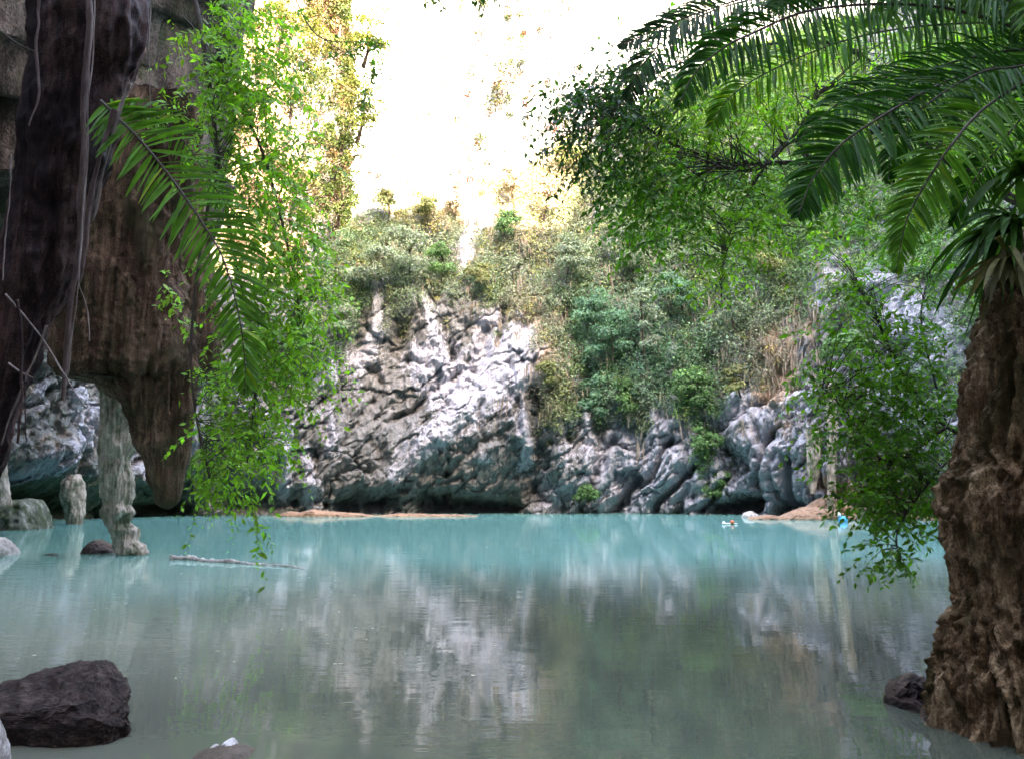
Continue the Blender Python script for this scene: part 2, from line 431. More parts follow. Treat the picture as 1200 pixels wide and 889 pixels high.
# ------------------------------------------------------------------ the cliff round the lagoon
CURVE = [(-900, 10), (-350, 22), (-120, 32), (0, 39), (100, 43), (200, 48), (330, 52), (450, 55), (600, 56.5), (720, 56), (850, 53), (1000, 48), (1100, 43), (1250, 34), (1500, 23), (2200, 11)]
TOP = [(-900, -350), (0, -150), (180, 100), (250, 330), (300, 350), (360, 340), (400, 300), (430, 250), (470, 240), (500, 232), (530, 232), (560, 220), (600, 182), (640, 150), (700, 100), (760, 40), (820, -20), (900, -60), (1000, -60), (1300, -250), (2200, -500)]
def cliff_base(q):
    c = np.array(CURVE, float)
    Y = np.interp(q, c[:, 0], c[:, 1])
    return (q - 600) / F * Y * 1.0, Y

NC, NR = 1500, 380
q = np.interp(np.linspace(0, 1, NC), [0, .10, .92, 1], [-900, -60, 1260, 2200])
bx, by = cliff_base(q)
k = np.ones(41) / 41
pad = 20
bx = np.convolve(np.pad(bx, pad, mode='reflect', reflect_type='odd'), k, 'valid'); by = np.convolve(np.pad(by, pad, mode='reflect', reflect_type='odd'), k, 'valid')
tx, ty = np.gradient(bx), np.gradient(by)
ln = np.hypot(tx, ty); nx, ny = ty / ln, -tx / ln          # towards the lagoon
TP = np.array(TOP, float)
tpy = np.interp(q, TP[:, 0], TP[:, 1]) + 9 * fbm(q / 35, 0, 0, 4)
ztop = np.array([P(a, b, y + 7)[2] for a, b, y in zip(q, tpy, by)])
ztop = np.clip(ztop, 6, 52)
vv = np.linspace(0, 1, NR)[:, None] ** 1.15
Z = -1.2 + (ztop[None, :] + 1.2) * vv
def cliff_lean(Z): return -0.12 * Z - 0.0065 * np.maximum(Z, 0) ** 2
lean = cliff_lean(Z)
X0 = bx + nx * lean; Y0 = by + ny * lean
PX, PY = proj(X0, Y0, Z)
S = np.cumsum(ln)[None, :] + 0 * Z
wx_ = 9 * fbm(S * .35, Z * .35, 41, 5, .6); wy_ = 9 * fbm(S * .35, Z * .35, 51, 5, .6)
wh = stroke(PX + wx_, PY + 1.3 * wy_, WHITE); tn = stroke(PX + wx_, PY + wy_, TAN); ho = stroke(PX + wx_, PY + wy_, HOLE)
S = np.cumsum(ln)[None, :] + 0 * Z
disp = 1.7 * fbm(S * .11, Z * .09, 3.3, 3) + .9 * fbm(S * .35, Z * .16, 7.7, 4) + .45 * fbm(S * 1.1, Z * .30, 1.2, 4, .55, True, False) + .12 * fbm(S * 3.5, Z * 1.6, 2.2, 3)
wx = .8 * fbm(S * .2, Z * .2, 5, 3)
th = math.radians(42)
dg = -S * math.sin(th) + Z * math.cos(th) + wx                                 # bedding rising to the right
disp += .20 * (fbm(dg * .9, (S + Z) * .12, 4.4, 4, .55, True, False)) * sstep(16, 9, Z)
slab = np.exp(-((PX - 775) / 75) ** 2 - ((PY - 545) / 60) ** 2)
th2 = math.radians(55)
dg2 = (PX * math.sin(th2) + PY * math.cos(th2)) / 30 + .5 * fbm(S * .5, Z * .5, 9, 3)
disp += slab * .5 * (np.abs((dg2 % 1) - .35) - .3)
disp += 2.0 * np.exp(-((PX - 520) / 110) ** 2 - ((PY - 520) / 50) ** 2)          # the big belly
disp += 1.8 * np.exp(-((PX - 40) / 60) ** 2 - ((PY - 530) / 28) ** 2)
disp += 1.0 * np.exp(-((PX - 640) / 60) ** 2 - ((PY - 450) / 60) ** 2)
und = sstep(2.6, .3, Z + 1.1 * fbm(S * .3, 0, 8.8, 3)) 
disp -= und * (1.4 + 1.3 * fbm(S * .22, 0, 2.1, 3)) * (1 - slab)
crk = fbm(S * .45 + 3, Z * .3, 14.2, 3, .5, True); disp -= .9 * np.clip(crk - .45, 0, 1) * 2
disp += .14 * fbm(dg * 1.9, (S + Z) * .35, 24.4, 4, .6, True, False) * sstep(15, 9, Z)
disp += .16 * fbm(S * 2.2, Z * 1.1, 19, 4, .6, True)
w1 = .9 * fbm(S * .5, Z * .5, 61, 4, .6); w2 = .9 * fbm(S * .5, Z * .5, 71, 4, .6)
sg = S * math.cos(th) + Z * math.sin(th)
rock_zone = sstep(16, 10, Z)
calm = 1 - .72 * np.exp(-((PX - 510) / 130) ** 4 - ((PY - 490) / 75) ** 4)
_r2 = np.random.default_rng(99).random((256, 5))
def facets(a, b, k):
    """broken rock: each block is a tilted plane, with a step or crack at its edges"""
    ia, ib = np.floor(a).astype(int), np.floor(b).astype(int)
    best = np.full(a.shape, 1e9); sec = np.full(a.shape, 1e9); h = np.zeros(a.shape)
    for da in (-1, 0, 1):
        for db in (-1, 0, 1):
            q_ = _r2[_perm[_perm[(ia + da + k) & 255] + ((ib + db) & 255)]]
            ax, bx_ = ia + da + q_[..., 0], ib + db + q_[..., 1]
            d = (a - ax) ** 2 + (b - bx_) ** 2
            hh = (q_[..., 2] - .5) + (q_[..., 3] - .5) * 1.5 * (a - ax) + (q_[..., 4] - .5) * 1.1 * (b - bx_)
            m = d < best
            sec = np.where(m, best, np.minimum(sec, d)); h = np.where(m, hh, h); best = np.where(m, d, best)
    return h - .5 * np.exp(-(np.sqrt(sec) - np.sqrt(best)) * 14)
for sc_, am_, k_ in ((.38, .95, 3), (.9, .42, 9), (2.0, .20, 21), (4.2, .10, 33)):
    disp += (.45 + .55 * calm) * am_ * (.45 + .55 * rock_zone) * (1 + .5 * np.exp(-((PX - 830) / 150) ** 4 - ((PY - 545) / 60) ** 4)) * facets(dg * sc_ + w1 * (.35 + .12 * sc_), sg * sc_ * .5 + w2 * (.35 + .12 * sc_), k_)
disp -= .22 * slab * np.maximum(Z - .5, 0)
disp -= 1.3 * ho
disp += .35 * wh * (1 - und)
# hanging flutes on the lower right and left
disp += .25 * np.exp(-((PX - 960) / 60) ** 2) * sstep(9, 3, Z) * fbm(S * 2.3, Z * .1, .3, 3, .5, True, False)
# gullies in the overgrown part
disp += 1.4 * sstep(9, 16, Z) * fbm(S * .28, Z * .13, 6.1, 3)
Xc = X0 + nx * disp; Yc = Y0 + ny * disp
Zc = Z + .25 * fbm(S * .8, Z * .8, 11, 3) * sstep(0, 2, Z)
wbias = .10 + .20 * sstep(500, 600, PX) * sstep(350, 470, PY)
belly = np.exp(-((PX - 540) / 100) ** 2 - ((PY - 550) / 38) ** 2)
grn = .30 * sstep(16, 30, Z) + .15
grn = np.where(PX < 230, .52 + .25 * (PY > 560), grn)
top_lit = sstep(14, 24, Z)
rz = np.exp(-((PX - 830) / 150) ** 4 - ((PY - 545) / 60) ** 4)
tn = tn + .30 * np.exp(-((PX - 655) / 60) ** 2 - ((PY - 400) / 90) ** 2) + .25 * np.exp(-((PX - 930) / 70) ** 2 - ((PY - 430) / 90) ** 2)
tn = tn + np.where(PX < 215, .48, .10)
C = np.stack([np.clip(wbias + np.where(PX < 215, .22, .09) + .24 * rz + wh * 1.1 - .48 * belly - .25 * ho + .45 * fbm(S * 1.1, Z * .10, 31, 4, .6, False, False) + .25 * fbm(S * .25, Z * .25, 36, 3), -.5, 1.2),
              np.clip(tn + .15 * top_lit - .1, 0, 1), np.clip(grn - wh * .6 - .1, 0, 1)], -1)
Vc = np.stack([Xc, Yc, Zc], -1)
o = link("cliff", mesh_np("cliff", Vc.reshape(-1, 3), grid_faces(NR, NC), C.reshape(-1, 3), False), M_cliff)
tagit(o, kind="structure")
# the plateau behind the cliff rim, running back and down
rim = Vc[-1]
outn = np.stack([-nx, -ny, 0 * nx], -1)
rows_ = [rim, rim + outn * 3 + [0, 0, .2], rim + outn * 9 + [0, 0, -3], rim + outn * 14 + [0, 0, -50]]
Vp = np.array(rows_); Vp[1:3, :, 2] += .8 * fbm(Vp[1:3, :, 0] * .3, Vp[1:3, :, 1] * .3, 0, 3)
Cp = np.zeros((4, NC, 3)); Cp[..., 0] = .2; Cp[..., 2] = .6; Cp[..., 1] = .2
o = link("cliff_top", mesh_np("cliff_top", Vp.reshape(-1, 3), grid_faces(4, NC), Cp.reshape(-1, 3), True), M_cliff); tagit(o, kind="structure")

# ------------------------------------------------------------------ sunlit cliffs further back, and the unseen shading wall behind the camera
def back_cliff(name, path, ztop_f, seed, white, tan_, green, ns=360, nr=150, amp=1.0, lean_k=.1):
    p = smooth_path(np.array(path, float), ns)
    t = np.gradient(p, axis=0); l = np.hypot(t[:, 0], t[:, 1]); n = np.stack([t[:, 1] / l, -t[:, 0] / l], -1)
    s = np.cumsum(l)
    zt = ztop_f(s / s[-1]) + 4 * fbm(s * .08, seed, 0, 4)
    z = -1 + (zt[None, :] + 1) * np.linspace(0, 1, nr)[:, None]
    s2 = s[None, :] + 0 * z
    d = amp * (3.5 * fbm(s2 * .06, z * .04, seed, 3) + 1.6 * fbm(s2 * .2, z * .09, seed + 3, 4) + .8 * fbm(s2 * .7, z * .22, seed + 5, 4, .55, True)) - lean_k * z
    V = np.stack([p[None, :, 0] + n[None, :, 0] * d, p[None, :, 1] + n[None, :, 1] * d, z + .6 * fbm(s2 * .3, z * .3, seed, 3)], -1)
    f = fbm(s2 * .09, z * .05, seed + 9, 4)
    C = np.stack([white + .5 * f, np.clip(tan_ + .8 * fbm(s2 * .12, z * .1, seed + 12, 3), 0, 1), np.clip(green + 0 * f, 0, 1)], -1)
    o = link(name, mesh_np(name, V.reshape(-1, 3), grid_faces(nr, ns), C.reshape(-1, 3), True), M_cliff)
    tagit(o, kind="structure")
    return V, n
far_V, far_n = back_cliff("far_cliff", [(-48, 98), (-20, 104), (0, 101), (25, 98), (50, 90), (75, 78), (90, 60)], lambda s: np.interp(s, [0, .3, .6, 1], [92, 84, 76, 70]), 40, .75, .05, .05)
spur_V, spur_n = back_cliff("side_cliff", [(-45, 50), (-40, 64), (-31, 74), (-21, 80), (-20, 84), (-24, 96)], lambda s: np.interp(s, [0, .5, 1], [70, 72, 66]), 55, .3, .5, .25, 260, 150, .8, .03)
rear_V, _ = back_cliff("rear_shade_cliff", [(75, 20), (62, -2), (40, -12), (15, -16), (-15, -17), (-40, -12), (-60, 4), (-66, 22)], lambda s: np.interp(s, [0, .20, .29, 1], [116, 114, 77, 77]), 70, .35, .2, .3, 220, 90, 1.0, .02)  # out of view; rim heights shaped to keep the sun off the near walls

# ------------------------------------------------------------------ leaves
def leaf_quads(mb, c, d, nrm, ln_, wd, C, fold=.18):
    """c base, d direction, nrm face normal; five-point leaf in two halves"""
    d = d / (np.linalg.norm(d, axis=1)[:, None] + 1e-9)
    side = np.cross(d, nrm); side /= np.linalg.norm(side, axis=1)[:, None] + 1e-9
    up = np.cross(side, d)
    l = ln_[:, None]; w = wd[:, None]
    B = c; M = c + d * l * .45 - up * w * fold; T = c + d * l - up * w * fold * 1.5
    Lf = c + d * l * .42 + side * w * .5; R = c + d * l * .42 - side * w * .5
    V = np.stack([B, M, T, Lf, R], 1).reshape(-1, 3)
    n = len(c); b = (np.arange(n) * 5)[:, None]
    Fq = np.concatenate([b + np.array([0, 1, 2, 3]), b + np.array([0, 4, 2, 1])])
    mb.add(V, Fq, np.repeat(C, 5, axis=0))

def flat_leaves(mb, c, d, nrm, ln_, wd, C):
    d = d / (np.linalg.norm(d, axis=1)[:, None] + 1e-9)
    side = np.cross(d, nrm); side /= np.linalg.norm(side, axis=1)[:, None] + 1e-9
    l = ln_[:, None]; w = wd[:, None]
    V = np.stack([c, c + d * l * .4 + side * w * .5, c + d * l, c + d * l * .45 - side * w * .5], 1).reshape(-1, 3)
    n = len(c); b = (np.arange(n) * 4)[:, None]
    mb.add(V, b + np.array([0, 1, 2, 3]), np.repeat(C, 4, axis=0))

def unit(n, r=rng):
    v = r.normal(size=(n, 3)); return v / np.linalg.norm(v, axis=1)[:, None]

def clump_leaves(mb, centre, rad, n, ls, colr, out=(0, -1, .4), squash=.75, var=.25, r=rng):
    """leaves over the lit side of an uneven clump"""
    u = unit(n, r); out = np.asarray(out, float); out = out / np.linalg.norm(out)
    s = u @ out; u[s < -.3] *= -1
    bump_ = 1 + .45 * fbm(u[:, 0] * 2.2 + centre[0], u[:, 1] * 2.2 + centre[1], u[:, 2] * 2.2 + centre[2], 3)
    rr = rad * bump_ * (.55 + .5 * r.random(n) ** .6)
    p = centre + u * rr[:, None] * np.array([1, 1, squash])
    nrm = u + .55 * r.normal(size=(n, 3)) + [0, 0, .5]
    d = np.cross(nrm, unit(n, r)) + [0, 0, -.35]
    C = np.array(colr) * (1 + var * r.normal(size=(n, 1))) * (1 + .08 * r.normal(size=(n, 3)))
    flat_leaves(mb, p, d, nrm, ls * (.6 + .8 * r.random(n)), ls * .55 * (.6 + .8 * r.random(n)), np.clip(C, .004, 1))

BLUE_GREEN = (.11, .21, .13); GREY_GREEN = (.21, .255, .18); MID = (.12, .22, .085); OLIVE = (.19, .20, .085); DRY = (.30, .235, .18); YELLOW = (.22, .21, .05)
# density and colour of the cover on the cliff, in zones (photo position, radius, density, colour)
ZONES = [(760, 200, 90, 90, 1.0, (.12, .19, .06)), (880, 120, 120, 100, 1.1, (.16, .27, .07)), (1040, 120, 130, 110, 1.1, (.16, .27, .07)), (820, 40, 110, 80, 1.0, (.14, .21, .06)), (620, 185, 30, 30, 1.0, DRY), (570, 225, 30, 20, .9, OLIVE), (1180, 100, 100, 200, .9, MID), (470, 300, 80, 45, 1.0, GREY_GREEN), (430, 330, 60, 35, .9, GREY_GREEN), (350, 400, 45, 55, .7, MID), (620, 240, 60, 55, 1.0, DRY), (640, 200, 40, 30, .8, DRY), (600, 330, 45, 50, .6, GREY_GREEN), (680, 290, 60, 60, 1.0, GREY_GREEN),
         (720, 380, 60, 60, 1.1, BLUE_GREEN), (700, 450, 45, 50, 1.0, BLUE_GREEN), (780, 400, 55, 60, .9, BLUE_GREEN), (820, 470, 30, 60, 1.0, MID), (825, 545, 14, 30, .9, MID), (770, 310, 60, 60, .9, GREY_GREEN), (850, 350, 60, 60, .8, GREY_GREEN), (905, 420, 25, 35, .7, DRY),
         (645, 430, 25, 50, .8, DRY), (660, 480, 14, 30, .5, OLIVE), (560, 290, 40, 40, .9, GREY_GREEN), (500, 250, 40, 16, 1.0, DRY), (580, 220, 40, 20, 1.0, DRY), (400, 290, 50, 30, 1.0, MID), (900, 250, 90, 80, .8, MID), (1000, 250, 90, 80, .8, MID), (1000, 420, 40, 90, .3, OLIVE),
         (520, 340, 22, 34, .8, GREY_GREEN), (575, 350, 14, 40, .7, MID), (450, 350, 16, 40, .7, GREY_GREEN), (400, 370, 14, 40, .6, MID), (630, 380, 16, 60, .6, GREY_GREEN), (760, 470, 22, 50, .8, BLUE_GREEN), (675, 430, 20, 60, .7, MID), (600, 300, 40, 40, .9, GREY_GREEN), (560, 310, 40, 24, .8, GREY_GREEN), (605, 360, 26, 30, .6, DRY), (950, 330, 60, 60, .7, GREY_GREEN), (880, 300, 60, 60, .8, MID), (1040, 300, 60, 60, .7, MID), (640, 500, 12, 30, .4, OLIVE), (450, 300, 60, 40, .6, GREY_GREEN), (690, 575, 18, 9, .8, MID), (650, 560, 10, 10, .4, BLUE_GREEN), (1060, 540, 40, 40, .6, OLIVE), (1150, 350, 80, 150, .7, MID), (430, 350, 40, 20, .6, MID), (250, 480, 40, 60, .6, MID), (540, 200, 30, 20, .3, DRY), (480, 390, 30, 16, .35, OLIVE), (745, 480, 35, 22, .7, DRY), (870, 440, 30, 40, .6, GREY_GREEN)]
dens = np.zeros(PX.shape); colr = np.zeros(PX.shape + (3,))
for zx, zy, rx, ry, am, cc in ZONES:
    w = am * np.exp(-((PX - zx) / rx) ** 2 - ((PY - zy) / ry) ** 2)
    dens += w; colr += w[..., None] * np.array(cc)
colr /= dens[..., None] + 1e-6
dens = np.minimum(dens, 1.15) * sstep(-.45, .15, fbm(S * .3, Z * .25, 77, 4) + .6 * dens - .25)
dens *= np.clip(1 - 1.3 * wh, 0, 1) * (Z > .8)
area = np.gradient(Z, axis=0) * ln[None, :]
vis = (PX > -80) & (PX < 1300) & (PY > -60)
pr = (dens ** 1.5 * area * vis).ravel(); tot = pr.sum(); pr = pr / tot
ncl = int(min(9000, tot * 7))
idx = rng.choice(len(pr), ncl, p=pr)
Vf = Vc.reshape(-1, 3); cf = colr.reshape(-1, 3); nfl = np.stack([nx, ny], -1)
mb = MB()
for i in idx:
    j = i % NC
    n2 = nfl[j]
    rad = .28 + .62 * rng.random() ** 1.6
    c = Vf[i] + np.array([n2[0], n2[1], .2]) * rad * .35
    base = cf[i] * (.6 + .85 * rng.random())
    if rng.random() < .10: base = base * np.array([1.5, 1.25, .8])
    clump_leaves(mb, c, rad, int(26 + 85 * rad * rad), .19, base, (n2[0], n2[1], .5), rng.uniform(.7, 1.9))
o = mb.build("cliff_foliage", M_far); tagit(o, "leafy creepers and scrub covering the upper cliff", "ground cover", kind="stuff")
print("cliff clumps", ncl, "verts", mb.n)

# dry hanging vines and roots over the cliff
mb = MB()
pr2 = (np.exp(-((PX - 640) / 60) ** 2 - ((PY - 320) / 110) ** 2) + np.exp(-((PX - 910) / 50) ** 2 - ((PY - 400) / 60) ** 2) + .5 * np.exp(-((PX - 780) / 90) ** 2 - ((PY - 380) / 90) ** 2) + .6 * np.exp(-((PX - 530) / 90) ** 2 - ((PY - 260) / 50) ** 2)) * area
pr2 = pr2.ravel() / pr2.sum()
for i in rng.choice(len(pr2), 480, p=pr2):
    j = i % NC; n2 = nfl[j]; c = Vf[i] + np.array([n2[0], n2[1], 0]) * (.25 + .5 * rng.random())
    L_ = .8 + 2.2 * rng.random() ** 2
    k_ = 5; m_ = 7
    cc = np.repeat(c[None], m_, 0) + rng.normal(size=(m_, 3)) * [.25, .12, .3]
    d = np.tile([0, 0, -1.0], (m_, 1)) + .12 * rng.normal(size=(m_, 3))
    flat_leaves(mb, cc, d, np.tile([n2[0], n2[1], .1], (m_, 1)), L_ * (.5 + .5 * rng.random(m_)), .05 + .05 * rng.random(m_), np.clip(np.array(DRY) * (.5 + .9 * rng.random((m_, 1))), 0, 1))
o = mb.build("dry_vines", M_dry); tagit(o, "curtains of dry brown vines hanging on the cliff", "vines", kind="stuff")

# sparse cover of the sunlit cliffs
def cover(name, V, n, count, zr, colrs, label, ls=.34, rad=(.5, 1.6), pred=None):
    mb = MB(); nr, ns = V.shape[:2]
    k_ = 0; tries = 0
    while k_ < count and tries < count * 40:
        tries += 1
        i = rng.integers(2, nr - 1); j = rng.integers(0, ns)
        p = V[i, j]
        if not (zr[0] < p[2] < zr[1]): continue
        a, b = proj(p[0], p[1], p[2])
        if a < 150 or a > 1250 or b < -120 or b > 480: continue
        if pred and rng.random() > pred(a, b, p): continue
        r_ = rad[0] + (rad[1] - rad[0]) * rng.random() ** 2
        c = np.array(colrs[rng.integers(len(colrs))]) * (.7 + .6 * rng.random())
        clump_leaves(mb, p + np.array([n[j, 0], n[j, 1], .2]) * r_ * .4, r_, int(30 + 50 * r_ * r_), ls, c, (n[j, 0], n[j, 1], .4), .9)
        k_ += 1
    o = mb.build(name, M_far); tagit(o, label, "ground cover", kind="stuff")
cover("side_cliff_foliage", spur_V, spur_n, 1100, (12, 80), [(.04, .055, .014), (.06, .065, .016), (.03, .05, .012), (.08, .065, .025), (.10, .055, .03)], "sunlit yellow green scrub over the side cliff")
cover("far_cliff_foliage", far_V, far_n, 460, (22, 90), [(.022, .035, .010), (.03, .035, .01), (.06, .018, .006)], "sparse sunlit scrub on the bright far cliff", .34, (.5, 2.0),
      lambda a, b, p: .2 + .8 * math.exp(-((a - 590) / 60) ** 2))

# ------------------------------------------------------------------ rocks by their outline
def loft(name, rows, Y, mat, kd=1.0, nseg=96, nrow=140, amp=.08, fl=.12, ff=5.0, parent=None, big=.0, seed=0., zf=.18, base=None, fine=.03):
    """rows: (py, left px, right px[, extra Y]); a column with elliptical sections, fluted"""
    R = np.array([tuple(r) + ((0,) if len(r) == 3 else ()) for r in rows], float)
    t = np.linspace(0, 1, nrow)
    s = np.concatenate([[0], np.cumsum(np.abs(np.diff(R[:, 0])) + 2)]); s /= s[-1]
    py, L_, R_, dY = [np.interp(t, s, R[:, i]) for i in range(4)]
    kk = np.array([.25, .5, .25])
    for a in (L_, R_, dY): a[1:-1] = np.convolve(a, kk, 'valid')
    A = np.array([P(l, y, Y + e) for l, y, e in zip(L_, py, dY)]); B = np.array([P(r, y, Y + e) for r, y, e in zip(R_, py, dY)])
    c = (A + B) / 2; a = (B[:, 0] - A[:, 0]) / 2
    th = np.linspace(0, 2 * math.pi, nseg, endpoint=False)
    b = np.minimum(a * kd, a.max() * kd)
    ux, uy = np.cos(th)[None, :], np.sin(th)[None, :]
    X = c[:, 0][:, None] + a[:, None] * ux; Yy = c[:, 1][:, None] + b[:, None] * uy; Z_ = c[:, 2][:, None] + 0 * ux
    am = a.max()
    n = fl * am * fbm(X * ff / am * .5 + seed, Yy * ff / am * .5, Z_ * ff / am * .5 * zf, 4, .5, True, False) + amp * am * fbm(X * 3 / am + seed, Yy * 3 / am, Z_ * 3 / am * .8, 5, .6) + fine * am * fbm(X * 14 / am + seed, Yy * 14 / am, Z_ * .9 / am, 5, .6, True, False) + big * am * fbm(X * .9 / am + seed, Yy * .9 / am, Z_ * .9 / am, 3)
    n = n * np.minimum(1, a / am * 2)[:, None] - .12 * fl * am
    V = np.stack([X + ux * n, Yy + uy * n, Z_ + .5 * amp * am * fbm(X * 2 / am, Yy * 2 / am, seed + Z_, 3)], -1)
    org = np.array([c[-1, 0], c[-1, 1], V[-1, :, 2].min()]) if base is None else np.array(base)
    top = V[0].mean(0); bot = V[-1].mean(0) - [0, 0, a[-1] * .25]
    VV = np.vstack([V.reshape(-1, 3), top, bot]) - org
    nn = nrow * nseg; j = np.arange(nseg)
    F3 = np.concatenate([np.stack([j, (j + 1) % nseg, np.full(nseg, nn)], -1), np.stack([(nrow - 1) * nseg + (j + 1) % nseg, (nrow - 1) * nseg + j, np.full(nseg, nn + 1)], -1)])
    me = mesh_np(name, VV, [grid_faces(nrow, nseg, True)[:, ::-1], F3[:, ::-1]], None, True)
    o = link(name, me, mat, parent); o.location = org
    return o

def ridge_rock(name, top, Y, mat, depth=1.0, nx_=90, na=60, amp=.10, base_z=-.25, seed=0., parent=None, facet=.0):
    """a boulder from its skyline: top = (px, py) along it"""
    T = np.array(top, float)
    pts = np.array([P(a, b, Y) for a, b in T])
    x = np.linspace(pts[0, 0], pts[-1, 0], nx_)
    h = np.interp(x, pts[:, 0], pts[:, 2]) - base_z
    h[1:-1] = np.convolve(h, [.25, .5, .25], 'valid')
    hm = h.max()
    e = np.sqrt(np.clip(1 - np.abs(np.linspace(-1, 1, nx_)) ** 4, 0, 1))
    dp = depth * hm * e * (.5 + .5 * h / hm) + 1e-3
    th = np.linspace(math.pi, 0, na)
    ca, sa = np.cos(th), np.sin(th)
    ca = np.sign(ca) * np.abs(ca) ** .8; sa = np.abs(sa) ** .7
    X = x[:, None] + 0 * ca[None]; Yy = Y + dp[:, None] * ca[None]; Z_ = base_z + h[:, None] * sa[None] * (e[:, None] * .3 + .7)
    f = 1.5 * amp * hm * fbm(X * 1.8 / hm + seed, Yy * 1.8 / hm, Z_ * 1.8 / hm, 7, .62) + .6 * amp * hm * fbm(X * 5 / hm + seed, Yy * 5 / hm, Z_ * 5 / hm, 5, .6, True) + facet * hm * fbm(X * 1.1 / hm + seed, Yy * 1.1 / hm, Z_ * 1.1 / hm, 2, .5, True)
    V = np.stack([X + .3 * f, Yy + f * ca[None] * 1.2, Z_ + f * sa[None] * .35], -1)
    org = np.array([x.mean(), Y, base_z])
    me = mesh_np(name, V.reshape(-1, 3) - org, grid_faces(nx_, na), None, True)
    o = link(name, me, mat, parent); o.location = org
    return o

# the overhang at the upper left (part of the cliff)
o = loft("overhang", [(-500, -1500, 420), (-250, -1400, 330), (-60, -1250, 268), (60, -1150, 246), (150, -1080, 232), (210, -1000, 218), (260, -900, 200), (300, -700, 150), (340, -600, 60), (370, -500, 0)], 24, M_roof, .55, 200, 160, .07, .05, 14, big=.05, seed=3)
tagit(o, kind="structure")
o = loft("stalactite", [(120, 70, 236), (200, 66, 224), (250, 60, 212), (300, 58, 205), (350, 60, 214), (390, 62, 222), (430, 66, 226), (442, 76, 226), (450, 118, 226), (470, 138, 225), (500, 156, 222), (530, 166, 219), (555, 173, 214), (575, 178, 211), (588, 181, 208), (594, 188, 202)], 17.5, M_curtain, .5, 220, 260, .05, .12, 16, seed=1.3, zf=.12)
tagit(o, "huge reddish brown dripstone curtain tapering to a point above the water", "stalactite", "stalactites hanging at the left")
o = loft("stalactite", [(180, 150, 240), (300, 170, 244), (350, 180, 252), (400, 195, 258), (430, 205, 255), (446, 225, 248)], 22, M_curtain, .6, 120, 140, .06, .12, 12, seed=5.3)
tagit(o, "short dark stalactite stub behind the right edge of the huge brown one", "stalactite", "stalactites hanging at the left")
o = loft("dripstone_pillar", [(380, 112, 170), (440, 112, 166), (455, 118, 160), (480, 122, 162), (510, 120, 158), (540, 118, 150), (575, 120, 156), (590, 124, 152), (600, 122, 156), (612, 126, 152), (622, 132, 162), (632, 135, 160), (640, 137, 168), (648, 138, 174), (653, 141, 165), (660, 144, 158)], 19.6, M_pillar, .8, 120, 220, .11, .14, 9, seed=8.1)
tagit(o, "pale leaning dripstone pillar with its knobbly pink foot in the water", "rock pillar")
o = loft("dripstone_pillar", [(555, 80, 92), (565, 74, 98), (580, 72, 98), (595, 76, 98), (606, 78, 97), (616, 80, 96)], 38, M_pillar, .9, 60, 60, .12, .16, 6, seed=2.1)
tagit(o, "tan cone of rock standing in the dark cave mouth left of the leaning pillar", "rock pillar")
o = loft("dripstone_pillar", [(480, -12, 6), (540, -10, 6), (575, -8, 9), (592, -10, 12), (600, -8, 8)], 32, M_pillar, .9, 60, 60, .12, .16, 6, seed=4.1)
tagit(o, "tan dripstone post cut by the left edge above the flat mossy rock", "rock pillar")
for i, (rw, Yd, lab) in enumerate([
    ([(440, 968, 982), (520, 970, 980), (560, 970, 979), (590, 970, 978), (606, 969, 979)], 46, "thin pale dripstone post standing on the orange sand bank"),
    ([(500, 944, 962), (525, 946, 962), (545, 948, 962), (560, 948, 958), (578, 950, 955)], 46.5, "short white stalactite hanging over the orange sand bank")]):
    o = loft("dripstone_rib", rw, Yd, M_pillar, .8, 40, 70, .14, .18, 5, seed=i * 3.3)
    tagit(o, lab, "dripstone")

# ------------------------------------------------------------------ boulders
def T(o, lab, cat="boulder", grp=None): return tagit(o, lab, cat, grp)
def hull_rock(name, pts, mat, levels=5, amp=.05, seed=0., sm=2):
    """an angular boulder: the hull of corner points, worn and pitted"""
    import bmesh
    bm = bmesh.new()
    org = np.mean(pts, axis=0); org[2] = 0
    for p in pts: bm.verts.new(np.asarray(p) - org)
    r = bmesh.ops.convex_hull(bm, input=bm.verts)
    bmesh.ops.delete(bm, geom=list({g for g in r['geom_interior'] + r['geom_unused'] if isinstance(g, bmesh.types.BMVert)}), context='VERTS')
    for l in range(levels):
        bmesh.ops.subdivide_edges(bm, edges=bm.edges, cuts=1, use_grid_fill=True)
        bmesh.ops.triangulate(bm, faces=[f for f in bm.faces if len(f.verts) > 3])
        if 1 <= l <= sm: bmesh.ops.smooth_vert(bm, verts=bm.verts, factor=.5, use_axis_x=True, use_axis_y=True, use_axis_z=True)
    bm.normal_update()
    V = np.array([v.co[:] for v in bm.verts]); Nn = np.array([v.normal[:] for v in bm.verts])
    size = np.ptp(V, axis=0).max(); q_ = V / size * 3 + seed
    d = amp * size * (fbm(*q_.T, 7, .6) + .45 * fbm(*(q_ * 3).T, 6, .6, True) - .2)
    V = V + Nn * d[:, None]
    for v, c in zip(bm.verts, V): v.co = c
    for f in bm.faces: f.smooth = True
    me = bpy.data.meshes.new(name); bm.to_mesh(me); bm.free()
    o = link(name, me, mat); o.location = org
    return o
def G(px, z, Y):
    p = P(px, 600, Y); p[2] = z; return p
